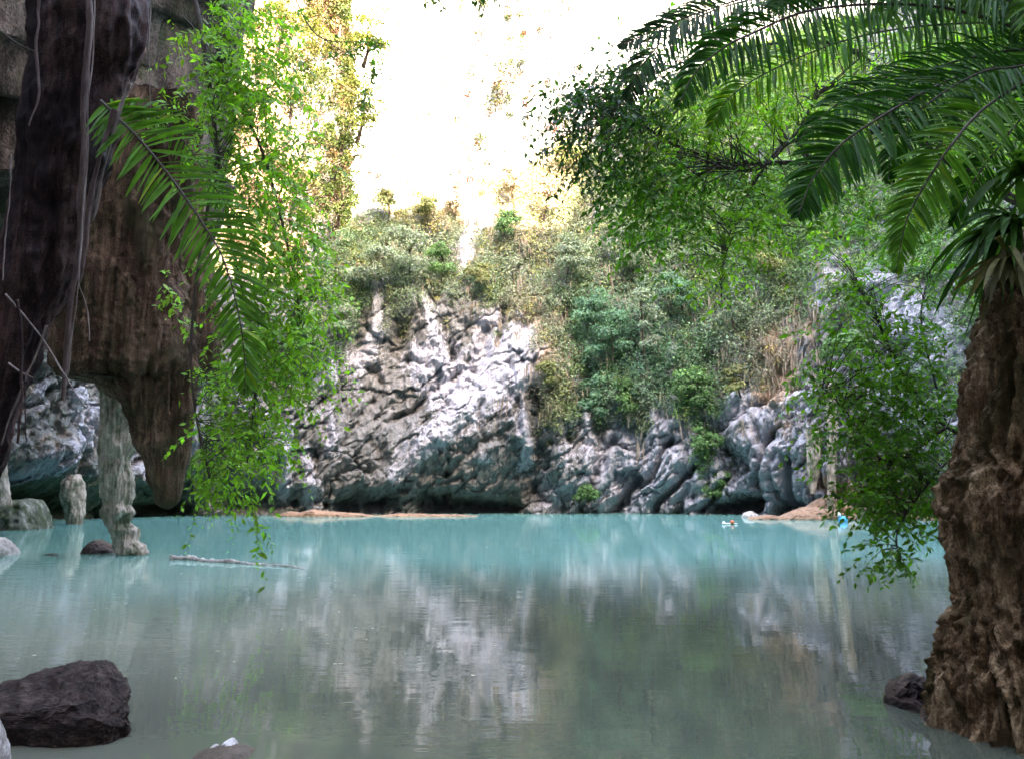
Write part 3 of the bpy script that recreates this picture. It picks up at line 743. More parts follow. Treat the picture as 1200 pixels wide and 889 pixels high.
T(hull_rock("boulder", [P(-120, 850, 5.5), P(0, 812, 5.45), P(40, 793, 5.5), P(72, 773, 5.5), P(92, 766, 5.5), P(120, 762, 5.45), P(136, 784, 5.45), P(158, 802, 5.35), P(166, 826, 5.3), P(170, 852, 5.25), G(165, -.25, 5.3), G(-100, -.25, 5.9), G(120, -.25, 5.9),
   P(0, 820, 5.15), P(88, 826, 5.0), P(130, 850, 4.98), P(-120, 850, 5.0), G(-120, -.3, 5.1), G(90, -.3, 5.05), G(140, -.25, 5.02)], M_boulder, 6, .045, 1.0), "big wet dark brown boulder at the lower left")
T(hull_rock("boulder", [P(-60, 830, 4.3), P(-15, 822, 4.3), P(2, 828, 4.3), P(12, 848, 4.3), P(14, 880, 4.3), P(17, 905, 4.25), G(17, -.3, 4.25), P(-60, 830, 3.9), P(-20, 840, 3.9), G(-60, -.3, 3.9), G(-10, -.3, 3.95), G(-60, -.3, 4.4)], M_palerock, 5, .03, 2.0), "pale smooth rounded rock cut by the lower left corner")
T(ridge_rock("boulder", [(98, 648), (101, 640), (108, 634), (114, 632), (122, 636), (134, 641), (140, 648)], 20.3, M_boulder, 1.0, 60, 40, .14, -.15, 3.0), "small dark boulder touching the foot of the leaning pillar")
T(ridge_rock("boulder", [(42, 655), (52, 649), (62, 648), (72, 650), (78, 655)], 19.6, M_boulder, .9, 50, 30, .16, -.1, 4.0), "low dark rock barely breaking the surface by the left shore")
T(ridge_rock("boulder", [(-30, 640), (-14, 630), (0, 629), (6, 634), (11, 642), (14, 650)], 19.5, M_palerock, .9, 60, 40, .14, -.2, 5.0), "pinkish grey rock at the left edge in front of the cave")
T(ridge_rock("boulder", [(-60, 596), (-20, 592), (8, 590), (22, 586), (38, 585), (45, 592), (50, 604), (52, 618)], 33, M_mossrock, .9, 80, 50, .16, -.4, 6.0), "flat mossy grey rock at the cave mouth on the far left")
T(ridge_rock("boulder", [(1036, 812), (1044, 800), (1054, 796), (1066, 793), (1080, 797), (1100, 804), (1115, 820)], 6.0, M_boulder, .5, 120, 90, .34, -.15, 7.0), "dark rough rock in the water against the brown column")
T(ridge_rock("boulder", [(1072, 850), (1085, 832), (1100, 824), (1120, 832), (1140, 850)], 5.6, M_boulder, .5, 120, 90, .34, -.15, 8.0), "dark rock lump half hidden under the brown column's foot")
slab_o = T(ridge_rock("submerged_slab", [(205, 893), (225, 884), (245, 877), (270, 875), (295, 881), (310, 893)], 4.88, M_bed, 1.2, 70, 40, .10, -.15, 9.0), "low silty slab just breaking the surface at the bottom edge", "rock slab")
for k_, (a, b, w, h_, lab) in enumerate([(252, 876, 9, 6, "flat white shard lying on the silty slab, left one"), (268, 872, 11, 9, "largest white shard, upright on the silty slab"), (276, 882, 9, 5, "small white shard nearest the bottom edge on the slab")]):
    T(ridge_rock("rock_shard", [(a - w, b + 5), (a - w * .5, b - h_ * .4), (a, b - h_ * .6), (a + w * .6, b - h_ * .3), (a + w, b + 5)], 4.93 + .03 * k_, M_palerock, 1.0, 30, 24, .3, -.02, 12.0 + k_), lab, "rock", "white shards on the slab")
T(ridge_rock("boulder", [(1000, 612), (1012, 598), (1030, 594), (1050, 598), (1070, 612)], 43, M_mossrock, 1, 40, 30, .15, -.3, 14), "grey boulder behind the right shrub beside the orange bank")
T(ridge_rock("boulder", [(868, 606), (872, 600), (880, 598), (888, 603), (894, 608)], 48.5, M_palerock, 1, 30, 24, .15, -.1, 15), "small pale stone at the left tip of the orange bank")

# sand bars
def bar(lab, top, Y, depth, seed):
    o = ridge_rock("sand_bar", top, Y, M_sand, depth, 160, 60, .16, -.15, seed)
    tagit(o, kind="structure"); return o
bar("", [(312, 608), (325, 602), (340, 598), (352, 600), (365, 596), (385, 599), (420, 601), (440, 604), (470, 601), (500, 602), (530, 602), (560, 603)], 50.5, 1.6, 20)
bar("", [(870, 611), (880, 605), (900, 602), (915, 605), (925, 600), (945, 593), (965, 596), (985, 601), (1010, 603), (1030, 600), (1060, 602), (1090, 606), (1150, 610)], 45, 1.6, 21)
bar("", [(932, 600), (945, 592), (960, 584), (972, 582), (984, 588), (1000, 594), (1020, 590), (1050, 590), (1080, 600)], 47.5, .8, 22)

# floating things
mb = MB(); tube(mb, [P(200, 657, 18.2), P(222, 656, 18.1), P(245, 659.5, 17.6), P(275, 660, 17.3), P(305, 664, 16.8), P(330, 664, 16.6), P(358, 668.5, 16.0)], .10, .03, 12, 80, rough=.55, flat=.6)
mb.V[0][:, 2] -= mb.V[0][:, 2].mean() - .005
lg = mb.build("log", M_palerock, None, True, origin=P(280, 661, 17.2)); lg.location = P(280, 661, 17.2); T(lg, "long pale log floating low in the turquoise water", "log")
T(ridge_rock("rock_lump", [(228, 661), (232, 656), (240, 654.5), (247, 657), (251, 661)], 17.75, M_palerock, .8, 30, 24, .2, 0., 30), "pink white lump resting on the floating log", "rock")

M_blue = plain("blue plastic", (.02, .42, .75), .35, .05); M_whitep = plain("white plastic", (.8, .8, .78), .4, .05); M_orange = plain("orange plastic", (.55, .15, .06), .4, .05)
def lathe(mb, c, prof, seg=20):
    th = np.linspace(0, 2 * math.pi, seg, endpoint=False)
    V = np.array([[c[0] + r * math.cos(t), c[1] + r * math.sin(t), c[2] + z] for r, z in prof for t in th])
    mb.add(V, grid_faces(len(prof), seg, True))
def empty(name, loc):
    o = bpy.data.objects.new(name, None); o.empty_display_size = .2; o.location = loc; col.objects.link(o); return o
bp = P(988, 612, 41.0); bp[2] = 0
root = T(empty("float", bp), "bright blue float with a white cap by the orange sand bank", "float")
mb = MB(); lathe(mb, (0, 0, -.1), [(0, 0), (.16, .02), (.24, .12), (.25, .25), (.2, .36), (.08, .42), (0, .43)]); mb.build("body", M_blue, root, True)
mb = MB(); lathe(mb, (-.2, 0, .28), [(0, 0), (.08, .02), (.11, .1), (.08, .2), (0, .24)]); mb.build("cap", M_whitep, root, True)
bp = P(856, 616, 38); bp[2] = 0
root = T(empty("float", bp), "small white float with a raised orange tip left of the bank", "float")
mb = MB(); tube(mb, [(-.3, 0, .03), (0, 0, .04), (.35, 0, .03)], .035, .03, 8); mb.build("stem", M_whitep, root, True)
mb = MB(); lathe(mb, (-.33, 0, -.05), [(0, 0), (.09, .04), (.1, .12), (.06, .18), (0, .2)]); mb.build("end", M_whitep, root, True)
mb = MB(); lathe(mb, (.1, 0, 0), [(0, 0), (.10, .03), (.11, .12), (.06, .2), (0, .22)]); mb.build("tip", M_orange, root, True)

# small leaves and bits floating
mb = MB()
for _ in range(110):
    a, b = (rng.uniform(330, 980), rng.uniform(604, 618)) if rng.random() < .5 else (rng.uniform(20, 600), rng.uniform(640, 800))
    u_ = (444.5 - b) / F; t_ = -CAMZ / (SP + CP * u_); p = np.array([(a - 600) / F * t_, (CP - SP * u_) * t_, .004])
    s_ = (.012 + .0016 * p[1]) * rng.uniform(.4, 1.2)
    flat_leaves(mb, p[None], np.array([[rng.normal(), rng.normal() * .4, 0]]), np.array([[0, 0, 1.]]), np.array([s_ * 2.2]), np.array([s_]), np.array([[.5, .5, .4]]))
o = mb.build("floating_leaves", M_dry); tagit(o, "scattered pale leaf litter floating on the lagoon", "leaf litter", kind="stuff")

# ------------------------------------------------------------------ palms
def frond(path, root, L_up, L_dn, n=46, w=.035, colr=(.03, .10, .02), hang=.0, swp=.5, r0=.014, name="frond", tipk=.45, wood=(.10, .09, .05), nrm=(0, -1, .35)):
    """path: world points from base to tip; leaflets on both sides of the rachis"""
    fo = bpy.data.objects.new(name, None); fo.empty_display_size = .1; col.objects.link(fo); fo.parent = root
    p0 = np.asarray(root.location)
    mbr = MB(); tube(mbr, np.asarray(path) - p0, r0, r0 * .25, 6, 60, C=wood)
    mbr.build("rachis", M_twig, fo, True)
    p = smooth_path(np.asarray(path) - p0, n + 2)
    t = np.gradient(p, axis=0); t /= np.linalg.norm(t, axis=1)[:, None]
    nv = np.array(nrm, float)
    mb = MB()
    K = 7
    for i in range(2, n + 2):
        f = i / (n + 1)
        env = (math.sin(math.pi * min(1, f * .88 + .12)) ** .5) * (1 - (1 - tipk) * f ** 2)
        sd0 = np.cross(t[i], nv); sd0 /= np.linalg.norm(sd0)
        for sgn, LL in ((1, L_up), (-1, L_dn)):
            if rng.random() < .06: continue
            Ln = LL * env * rng.uniform(.86, 1.1)
            d0 = sgn * sd0 + t[i] * (swp + .9 * f ** 3) + rng.normal(size=3) * .12 + nv * .12
            d0 /= np.linalg.norm(d0)
            g = hang * rng.uniform(.8, 1.25)
            s = np.linspace(0, 1, K)
            cpos = p[i] + d0[None] * (Ln * s)[:, None] + np.array([0, 0, -1.0])[None] * (g * Ln * s ** 2)[:, None]
            dd = np.gradient(cpos, axis=0); dd /= np.linalg.norm(dd, axis=1)[:, None]
            cpos = p[i] + np.cumsum(np.vstack([np.zeros(3), dd[:-1] * Ln / (K - 1)]), axis=0)
            tw = nv + rng.normal(size=3) * .35
            sd = np.cross(dd, tw[None]); sd /= np.linalg.norm(sd, axis=1)[:, None] + 1e-9
            up = np.cross(sd, dd)
            ww = w * np.array([.35, .85, 1, .95, .8, .5, .04]) * rng.uniform(.85, 1.15) / 2
            Vl = np.concatenate([cpos + sd * ww[:, None], cpos - up * (ww * .45)[:, None], cpos - sd * ww[:, None]])
            a = np.arange(K - 1)[:, None]
            Fq = np.concatenate([a + np.array([0, 1, K + 1, K]), a + np.array([K, K + 1, 2 * K + 1, 2 * K])])
            cc = np.array(colr) * rng.uniform(.65, 1.4)
            if rng.random() < .05: cc = cc * np.array([2.4, 1.4, .8])
            mb.add(Vl, Fq, np.clip(cc, 0, 1))
    mb.build("leaflets", M_frond, fo, True)
    return fo

def PP(pts, Y):
    if np.isscalar(Y): Y = [Y] * len(pts)
    Y = np.interp(np.linspace(0, 1, len(pts)), np.linspace(0, 1, len(Y)), Y)
    return [P(a, b, y) for (a, b), y in zip(pts, Y)]

# left palm: one arching frond and a fainter one behind
root = T(empty("palm", P(122, 122, 5.2)), "palm leaf arching down in front of the brown stalactite", "palm")
frond(PP([(118, 118), (140, 140), (165, 165), (200, 208), (235, 258), (262, 305), (280, 370), (287, 425), (286, 462)], [5.2, 4.9, 4.8]), root, .40, .46, 72, .033, (.07, .18, .025), .2, .55, .011, tipk=.55)
frond(PP([(122, 122), (170, 130), (215, 165), (255, 225), (290, 270), (315, 330)], [5.4, 5.9, 6.3]), root, .22, .26, 54, .024, (.07, .18, .03), .35, .5, .008, tipk=.5)

# right palms
root = T(empty("palm", P(1290, 60, 6.2)), "palm with long dark fronds reaching in from the upper right", "palm", "palms at the upper right")
DG = (.022, .095, .012); LG = (.07, .19, .02)
frond(PP([(1290, 60), (1200, 36), (1120, 12), (1050, 5), (980, 8), (930, 18), (885, 38), (850, 55), (815, 85), (795, 125)], [6.2, 5.6, 5.4]), root, .56, .60, 140, 0.027, DG, .7, .25, .018, tipk=.7, nrm=(.1, -1, .3))
frond(PP([(1290, 60), (1180, -10), (1060, -30), (950, -25), (850, 5), (780, 30), (725, 55)], [6.6, 6.4, 6.3]), root, .50, .62, 121, 0.025, (.025, .06, .03), .5, .25, .016, tipk=.6)
frond(PP([(1290, 60), (1210, 72), (1130, 88), (1080, 110), (1020, 145), (980, 175), (950, 215), (935, 255)], [6.2, 5.2, 5.0]), root, .50, .54, 105, 0.033, DG, .35, .45, .016, tipk=.75)
frond(PP([(1290, 60), (1200, 58), (1120, 72), (1050, 100), (985, 120), (935, 165)], [6.0, 5.6, 5.5]), root, .44, .46, 97, 0.027, DG, .5, .4, .014, tipk=.6)
frond(PP([(1290, 60), (1220, 20), (1130, -20), (1040, -30), (960, -20), (900, 10)], [6.0, 5.8, 5.8]), root, .55, .60, 121, 0.027, DG, .7, .25, .014, tipk=.7)
frond(PP([(1290, 60), (1190, 30), (1090, 30), (1000, 45), (920, 75), (860, 110), (830, 150)], [6.5, 6.6, 6.7]), root, .50, .55, 116, 0.027, LG, .6, .3, .014, tipk=.65)
frond(PP([(1290, 60), (1150, -5), (1000, -15), (880, 0), (800, 30), (750, 80), (735, 120)], [7.0, 7.0, 7.0]), root, .50, .60, 113, 0.025, (.02, .05, .025), .5, .3, .014, tipk=.65)
root = T(empty("palm", P(1280, 40, 5.6)), "palm with yellower fronds drooping above the brown column", "palm", "palms at the upper right")
frond(PP([(1280, 40), (1200, 95), (1150, 130), (1115, 170), (1085, 215), (1062, 260), (1050, 320)], [5.6, 5.0, 4.9]), root, .42, .42, 99, 0.028, LG, .35, .5, .014, tipk=.6)
frond(PP([(1280, 40), (1205, 75), (1150, 85), (1090, 120), (1050, 165), (1040, 215)], [5.6, 5.3, 5.2]), root, .40, .40, 83, 0.025, DG, .4, .5, .012, tipk=.6)
frond(PP([(1280, 40), (1220, 110), (1180, 160), (1140, 215), (1115, 265)], [5.6, 5.3, 5.3]), root, .36, .40, 75, 0.025, DG, .5, .5, .012, tipk=.6)
frond(PP([(1280, 40), (1220, 5), (1160, -15), (1080, -10), (1010, 30)], [5.6, 6.0, 6.2]), root, .50, .55, 86, 0.027, LG, .6, .4, .012, tipk=.6)

# ------------------------------------------------------------------ broadleaf sprays: branches, twigs, leaves
def spray(name, label, cat, branches, blobs, Y, dYr, leaf, colr, droop=.6, tl=(.35, .7), nl=(8, 14), group=None, br=.03, mat=None, colv=.3, upn=.6, pal=None, wid=.45, flat=False):
    pts0 = PP(branches[0][0], branches[0][1])
    root = tagit(empty(name, pts0[0]), label, cat, group); org = np.array(pts0[0])
    wb = MB(); samples = []
    for bp_, Yb, r_ in branches:
        w_ = PP(bp_, Yb); tube(wb, np.array(w_) - org, r_, r_ * .3, 6, 40, rough=.15); samples.append(smooth_path(w_, 40))
    samples = np.concatenate(samples)
    lb = MB()
    LC, LD, LN, LL, LCc = [], [], [], [], []
    for bl in blobs:
        px, py, rx, ry, nt = bl[:5]; bc = bl[5] if len(bl) > 5 else colr
        for _ in range(nt):
            a = rng.normal() * rx * .55; b = rng.normal() * ry * .55
            st = P(px + a, py + b, Y + rng.uniform(-dYr, dYr))
            L_ = rng.uniform(*tl)
            dist = np.linalg.norm(samples - st, axis=1); nb = samples[np.argsort(dist)[rng.integers(0, 14)]]
            dirn = rng.normal(size=3) * [1, .7, .5] + .8 * (st - nb) / (dist.min() + .2) + [0, 0, -.2]
            dirn /= np.linalg.norm(dirn)
            if dist.min() < 1.3 and rng.random() < .5: tube(wb, np.array([nb, (nb + st) / 2 + [0, 0, .08 * dist.min()], st]) - org, br * .28, br * .10, 4, 8)
            m = rng.integers(*nl); s = np.linspace(.05, 1, m)
            p = st + dirn * (L_ * s)[:, None] + np.array([0, 0, -1]) * (droop * L_ * s ** 2)[:, None]
            tube(wb, p[::max(1, m // 4)] - org, br * .10, br * .05, 3, 5)
            t = np.gradient(p, axis=0); t /= np.linalg.norm(t, axis=1)[:, None]
            sd = np.cross(t, rng.normal(size=3) * .4 + [0, 0, 1]); sd /= np.linalg.norm(sd, axis=1)[:, None] + 1e-6
            sg = np.where(np.arange(m) % 2, 1, -1)[:, None]
            d = sd * sg + t * .55 + rng.normal(size=(m, 3)) * .28 + [0, 0, -.3]
            nr_ = rng.normal(size=(m, 3)) * (1 - upn) + [0, -.35, upn]
            base = np.array(bc) * rng.uniform(.7, 1.35)
            LC.append(p); LD.append(d); LN.append(nr_); LL.append(leaf * rng.uniform(.35, 1.35, m))
            LCc.append(np.clip(base * (1 + colv * rng.normal(size=(m, 1)) * .6) * (1 + .08 * rng.normal(size=(m, 3))), .004, 1))
    LC, LD, LN, LL, LCc = map(np.concatenate, (LC, LD, LN, LL, LCc))
    (leaf_quads if not flat else flat_leaves)(lb, LC - org, LD, LN, LL, LL * wid, LCc)
    wb.build("branches", M_twig, root, True)
    lb.build("leaves", mat or M_leaf, root)
    return root

LIME = (.16, .34, .035); GRN = (.08, .23, .022); DK = (.018, .065, .012); MDG = (.04, .13, .018)
# light green shrub falling down the left, behind the palm leaf
spray("hanging_shrub", "bright green shrub trailing from the overhang down to the water", "shrub",
      [([(215, -60), (240, 60), (255, 180), (275, 300), (300, 420), (290, 540)], 11, .05), ([(240, 60), (300, 160), (330, 260), (350, 360), (345, 430)], 11.5, .03), ([(255, 180), (230, 330), (225, 450), (245, 560)], 10.6, .03)],
      [(275, 30, 40, 45, 80), (262, 110, 42, 45, 84), (290, 110, 35, 45, 80), (285, 190, 42, 45, 90), (300, 260, 42, 50, 84), (325, 330, 30, 40, 60), (300, 380, 40, 50, 70), (320, 420, 30, 40, 50), (285, 460, 46, 42, 34), (275, 510, 40, 34, 40), (252, 540, 20, 24, 36), (305, 505, 24, 40, 30), (300, 590, 6, 26, 6), (285, 560, 12, 20, 8), (248, 570, 12, 14, 9), (350, 390, 24, 22, 26), (335, 190, 28, 50, 40), (350, 280, 30, 45, 44), (365, 345, 26, 30, 30), (315, 60, 28, 50, 40), (375, 420, 18, 18, 12), (345, 460, 18, 20, 12), (252, 450, 14, 36, 14)],
      11, 1.0, .118, LIME, .7, (.25, .65), (10, 18), br=.025, colv=.35)
spray("hanging_shrub", "small sprig of yellow green leaves on the grey overhang rock", "shrub",
      [([(215, 20), (228, 35), (232, 55)], 9, .01)], [(230, 42, 8, 14, 6), (215, 60, 14, 20, 5)], 9, .3, .10, (.16, .30, .03), .6, (.15, .3), (5, 9), br=.012)
spray("hanging_shrub", "sprig of leaves at the mid edge of the brown stalactite", "shrub",
      [([(196, 330), (210, 345), (216, 360)], 14, .01)], [(208, 348, 12, 12, 7), (214, 372, 6, 8, 3), (195, 330, 8, 8, 3)], 14, .3, .15, LIME, .6, (.2, .35), (5, 9), br=.012)
# tree at the upper right, crown hanging in
spray("overhanging_tree", "large leafy tree hanging in behind the palms at upper right", "tree",
      [([(1230, 260), (1130, 200), (1040, 150), (960, 190), (930, 165), (900, 190), (880, 220)], 12, .09), ([(1040, 150), (975, 100), (930, 160), (885, 200), (830, 190)], 11.5, .04), ([(960, 190), (860, 190), (790, 170), (740, 140), (690, 140)], 12.5, .05), ([(1130, 200), (1000, 60), (850, 60), (760, 90)], 13, .05), ([(880, 220), (850, 290), (845, 350)], 12, .02)],
      [(700, 110, 38, 30, 110, DK), (670, 145, 24, 26, 70, DK), (740, 80, 34, 30, 70, DK), (735, 130, 40, 35, 90, MDG), (690, 190, 24, 22, 34, DK), (740, 190, 40, 40, 95, MDG), (770, 220, 45, 40, 120, GRN), (760, 270, 32, 32, 60, GRN), (830, 150, 60, 50, 120, LIME), (850, 210, 45, 40, 80, GRN), (850, 270, 40, 35, 55, LIME), (840, 320, 26, 36, 36, LIME), (900, 120, 60, 50, 100, LIME), (900, 240, 45, 40, 60, LIME), (960, 210, 50, 50, 70, GRN), (1000, 100, 80, 60, 120, LIME), (1100, 80, 80, 60, 140, LIME), (1150, 160, 60, 60, 110, LIME), (1040, 250, 50, 50, 50, GRN), (790, 100, 40, 40, 60, MDG), (1180, 30, 60, 50, 90, LIME), (820, 40, 60, 40, 70, GRN)],
      12, 1.4, .125, GRN, .5, (.3, .65), (10, 16), br=.04, colv=.35)
# right shrub
spray("leaning_shrub", "green shrub leaning out over the water beside the brown column", "shrub",
      [([(1180, 520), (1110, 500), (1060, 440), (1030, 380), (1000, 320)], 8.2, .03), ([(1110, 500), (1040, 540), (990, 480), (960, 450)], 8.0, .02), ([(1110, 540), (1070, 590), (1050, 630), (1060, 660)], 7.6, .012), ([(1110, 500), (1080, 380), (1090, 320)], 8.4, .015)],
      [(1010, 340, 32, 34, 46, (.11, .27, .03)), (1040, 390, 36, 36, 54, (.11, .27, .03)), (985, 400, 24, 26, 22, (.11, .27, .03)), (1000, 450, 42, 32, 66, (.11, .27, .03)), (1060, 450, 38, 36, 66, (.11, .27, .03)), (960, 460, 16, 16, 14, (.11, .27, .03)), (1000, 500, 38, 32, 66, GRN), (1060, 510, 38, 36, 80, GRN), (1030, 560, 42, 32, 92, GRN), (1080, 560, 30, 30, 56, GRN), (1040, 595, 34, 16, 44, GRN), (1100, 480, 20, 40, 34, GRN), (1035, 640, 14, 10, 12, GRN), (1050, 655, 12, 12, 9, GRN), (1075, 615, 16, 10, 8, GRN), (1080, 400, 26, 36, 30, GRN), (1090, 330, 20, 40, 24, GRN), (975, 300, 22, 22, 20, LIME)],
      8, .6, .085, GRN, .45, (.2, .45), (9, 15), br=.02, colv=.35)
spray("leaning_shrub", "dark twig of leaves dipping into the top edge of the picture", "shrub",
      [([(560, -60), (540, -20), (570, -6), (610, -10)], 9, .015)], [(510, -6, 22, 6, 14, DK), (560, -8, 24, 6, 16, DK), (540, -25, 40, 12, 16, DK)], 9, .3, .09, DK, .4, (.15, .3), (6, 10), br=.015)

spray("leaning_shrub", "dark sprig of leaves against the bright cliff at upper left", "shrub",
      [([(330, -40), (370, 40), (430, 50), (455, 58)], 13, .015), ([(370, 40), (430, 80), (450, 100)], 13, .01)], [(430, 50, 20, 8, 14, MDG), (400, 60, 20, 10, 12, MDG), (440, 85, 12, 14, 12, MDG), (432, 110, 8, 10, 7, MDG)], 13, .3, .11, MDG, .4, (.15, .35), (6, 10), br=.015)

# ------------------------------------------------------------------ right column with plants on top
o = loft("rock_column", [(-500, 1290, 1560, .9), (-150, 1262, 1500, .8), (60, 1252, 1450, .7), (150, 1246, 1430, .6), (230, 1241, 1420, .5), (270, 1216, 1420, .4), (300, 1192, 1410, .2), (330, 1180, 1400), (380, 1168, 1400), (430, 1157, 1400), (480, 1152, 1400), (520, 1148, 1400), (545, 1138, 1400), (570, 1125, 1395), (600, 1120, 1390), (640, 1134, 1390), (675, 1145, 1390), (700, 1142, 1390), (740, 1128, 1390), (780, 1118, 1400), (820, 1112, 1400), (860, 1108, 1410), (900, 1104, 1420), (950, 1100, 1430), (1000, 1094, 1440)], 5.4, M_column, .8, 420, 420, .014, .12, 34, seed=6.6, zf=.03, fine=.035)
T(o, "rough brown dripstone column filling the right edge of the picture", "rock column")

def strap_plant(label, base, n, L_, colr, w=.05, spread=(-1, -.3, .3), grp=None):
    root = tagit(empty("strap_plant", base), label, "plant", grp)
    mb = MB(); K = 7
    for _ in range(n):
        d = np.array(spread) * rng.uniform(.5, 1.4) + rng.normal(size=3) * .5; d /= np.linalg.norm(d)
        Ln = L_ * rng.uniform(.6, 1.2); s = np.linspace(0, 1, K)
        c = d * (Ln * s)[:, None] + np.array([0, 0, -1]) * (rng.uniform(.3, 1.1) * Ln * s ** 2)[:, None] + rng.normal(size=3) * .03
        dd = np.gradient(c, axis=0); dd /= np.linalg.norm(dd, axis=1)[:, None]
        sd = np.cross(dd, rng.normal(size=3) * .4 + [0, -.3, 1]); sd /= np.linalg.norm(sd, axis=1)[:, None]
        up = np.cross(sd, dd)
        ww = w * np.array([.3, .6, .85, 1, .9, .6, .03]) * rng.uniform(.7, 1.2) / 2
        Vl = np.concatenate([c + sd * ww[:, None], c - up * (ww * .4)[:, None], c - sd * ww[:, None]])
        a = np.arange(K - 1)[:, None]
        mb.add(Vl, np.concatenate([a + np.array([0, 1, K + 1, K]), a + np.array([K, K + 1, 2 * K + 1, 2 * K])]), np.clip(np.array(colr) * rng.uniform(.5, 1.6), 0, 1))
    mb.build("leaves", M_frond, root, True); return root
strap_plant("strap leaved plant growing on the top left of the brown column", P(1190, 265, 5.2), 60, .50, (.035, .10, .02), .06, (-1, -.3, .25), "plants on the brown column")
strap_plant("upright broad leaved plant above the one on the brown column", P(1196, 205, 5.1), 36, .36, (.06, .15, .025), .07, (-.5, -.3, .8), "plants on the brown column")
strap_plant("drooping tuft of withered leaves low on the brown column's top", P(1180, 300, 5.0), 22, .34, (.10, .09, .03), .05, (-.8, -.4, -.5), "plants on the brown column")

# ------------------------------------------------------------------ left tree with hanging roots
root = T(empty("leaning_tree", P(40, 520, 5.6)), "dark leaning trunk with bare hanging roots at the left edge", "tree")
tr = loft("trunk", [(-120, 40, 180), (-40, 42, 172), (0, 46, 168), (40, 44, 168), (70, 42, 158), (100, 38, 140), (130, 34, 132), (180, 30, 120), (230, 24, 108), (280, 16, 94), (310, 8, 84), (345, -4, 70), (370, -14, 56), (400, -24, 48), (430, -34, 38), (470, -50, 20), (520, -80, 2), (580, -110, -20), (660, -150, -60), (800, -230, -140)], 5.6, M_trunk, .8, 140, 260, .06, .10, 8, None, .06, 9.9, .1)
tr.parent = root; tr.location = tr.location - root.location
def root_tube(pts, Y, r, mat, r1=None, flat=1.0, label=None):
    mb = MB(); w_ = smooth_path(np.array(PP(pts, Y)), 26) - np.array(root.location)
    w_ = w_ + .022 * np.stack([fbm(w_[:, 2] * 3, pts[0][0], k, 4) for k in (1., 5., 9.)], -1)
    tube(mb, w_, r, r1 or r * .7, 8, 80, rough=.45, flat=flat)
    mb.build("root", mat, root, True)
M_root = rock_simple("root bark", (.03, .02, .02), (.10, .065, .06), (.22, .16, .15), 6, (1, 1, .15), .6, .7, .01)
M_proot = rock_simple("pale root", (.07, .05, .045), (.17, .13, .12), (.36, .29, .27), 9, (1, 1, .15), .4, .7, .005)
root_tube([(106, -80), (105, 0), (102, 80), (99, 160), (93, 260), (84, 360), (76, 430), (71, 470)], 4.9, .026, M_root, .014)
root_tube([(110, -80), (110, 0), (106, 90), (103, 180), (96, 280), (88, 360), (80, 440)], 4.86, .006, M_proot, .004)  # pale strand imitating the highlight along the broad root's right side
root_tube([(176, -40), (176, 60), (175, 145)], 5.2, .005, M_proot)
root_tube([(5, 345), (25, 370), (48, 400), (75, 440), (100, 480)], 4.8, .008, M_proot, .004)
root_tube([(55, 380), (40, 420), (20, 470), (2, 520)], 4.8, .008, M_proot, .004)
root_tube([(8, 425), (22, 435), (36, 442)], 4.8, .006, M_proot, .004)
root_tube([(20, 350), (24, 420), (26, 480), (24, 518)], 4.7, .010, M_trunk, .006)
root_tube([(28, 440), (29, 480), (31, 515)], 4.75, .005, M_trunk)
root_tube([(14, 180), (10, 250), (4, 330)], 4.9, .006, M_proot)
root_tube([(95, 330), (104, 370), (106, 400)], 5.0, .004, M_proot)
root_tube([(135, 130), (125, 160), (115, 200), (100, 280), (92, 330)], 5.0, .02, M_root, .012)
root_tube([(150, 100), (134, 150), (118, 210), (108, 260)], 5.05, .014, M_proot, .006)
root_tube([(45, 0), (40, 60), (46, 110), (36, 150)], 5.1, .012, M_root, .008)
root_tube([(0, 35), (20, 50), (45, 62)], 5.2, .004, M_proot)

# ------------------------------------------------------------------ distinct trees and bushes on the far cliff
def cliff_point(px, py):
    d = (PX - px) ** 2 + (PY - py) ** 2
    i = int(d.argmin()); return Vc.reshape(-1, 3)[i], nfl[i % NC]
def cliff_tree(px, py, h_, w_, colr, label, name="cliff_tree", cat="tree", clumps=11, ls=.22, trunk=True, tcol=(.5, .45, .38), dens_=110):
    """px,py = foot of the trunk in the photo; h_, w_ in metres"""
    p, n2 = cliff_point(px, py)
    root = tagit(empty(name, p), label, cat, "trees and bushes growing on the far cliff")
    out = np.array([n2[0], n2[1], 0])
    tb = MB(); base = -out * .4
    topp = out * (.6 + .15 * h_) + np.array([rng.normal() * .25, 0, h_])
    if trunk:
        tube(tb, [base, out * .5 + [0, 0, h_ * .3], topp], .05 + .02 * h_, .03, 6, 16, rough=.2)
    cr = MB()
    for k_ in range(clumps):
        f = rng.random()
        ang = rng.uniform(0, 2 * math.pi)
        off = np.array([math.cos(ang) * w_ * .5, abs(math.sin(ang)) * w_ * .3 * -1, 0]) * rng.uniform(.2, 1)
        zc = h_ * (.18 + .85 * f) if trunk else h_ * f * .8
        c = topp * [1, 1, 0] + off * (1.1 - .5 * f) + [0, 0, zc]
        r_ = w_ * rng.uniform(.16, .30)
        if trunk: tube(tb, [topp * .6 + [0, 0, -.05], (topp * .6 + c) / 2 + [0, 0, .1], c], .03, .012, 4, 6)
        clump_leaves(cr, c, r_, int(dens_ * (r_ * 2) ** 1.3) + 20, ls, np.array(colr) * rng.uniform(.7, 1.35), (n2[0], n2[1], .7), .6)
    if trunk: tb.build("trunk", M_bark, root, True)
    cr.build("crown", M_far, root)
    return root
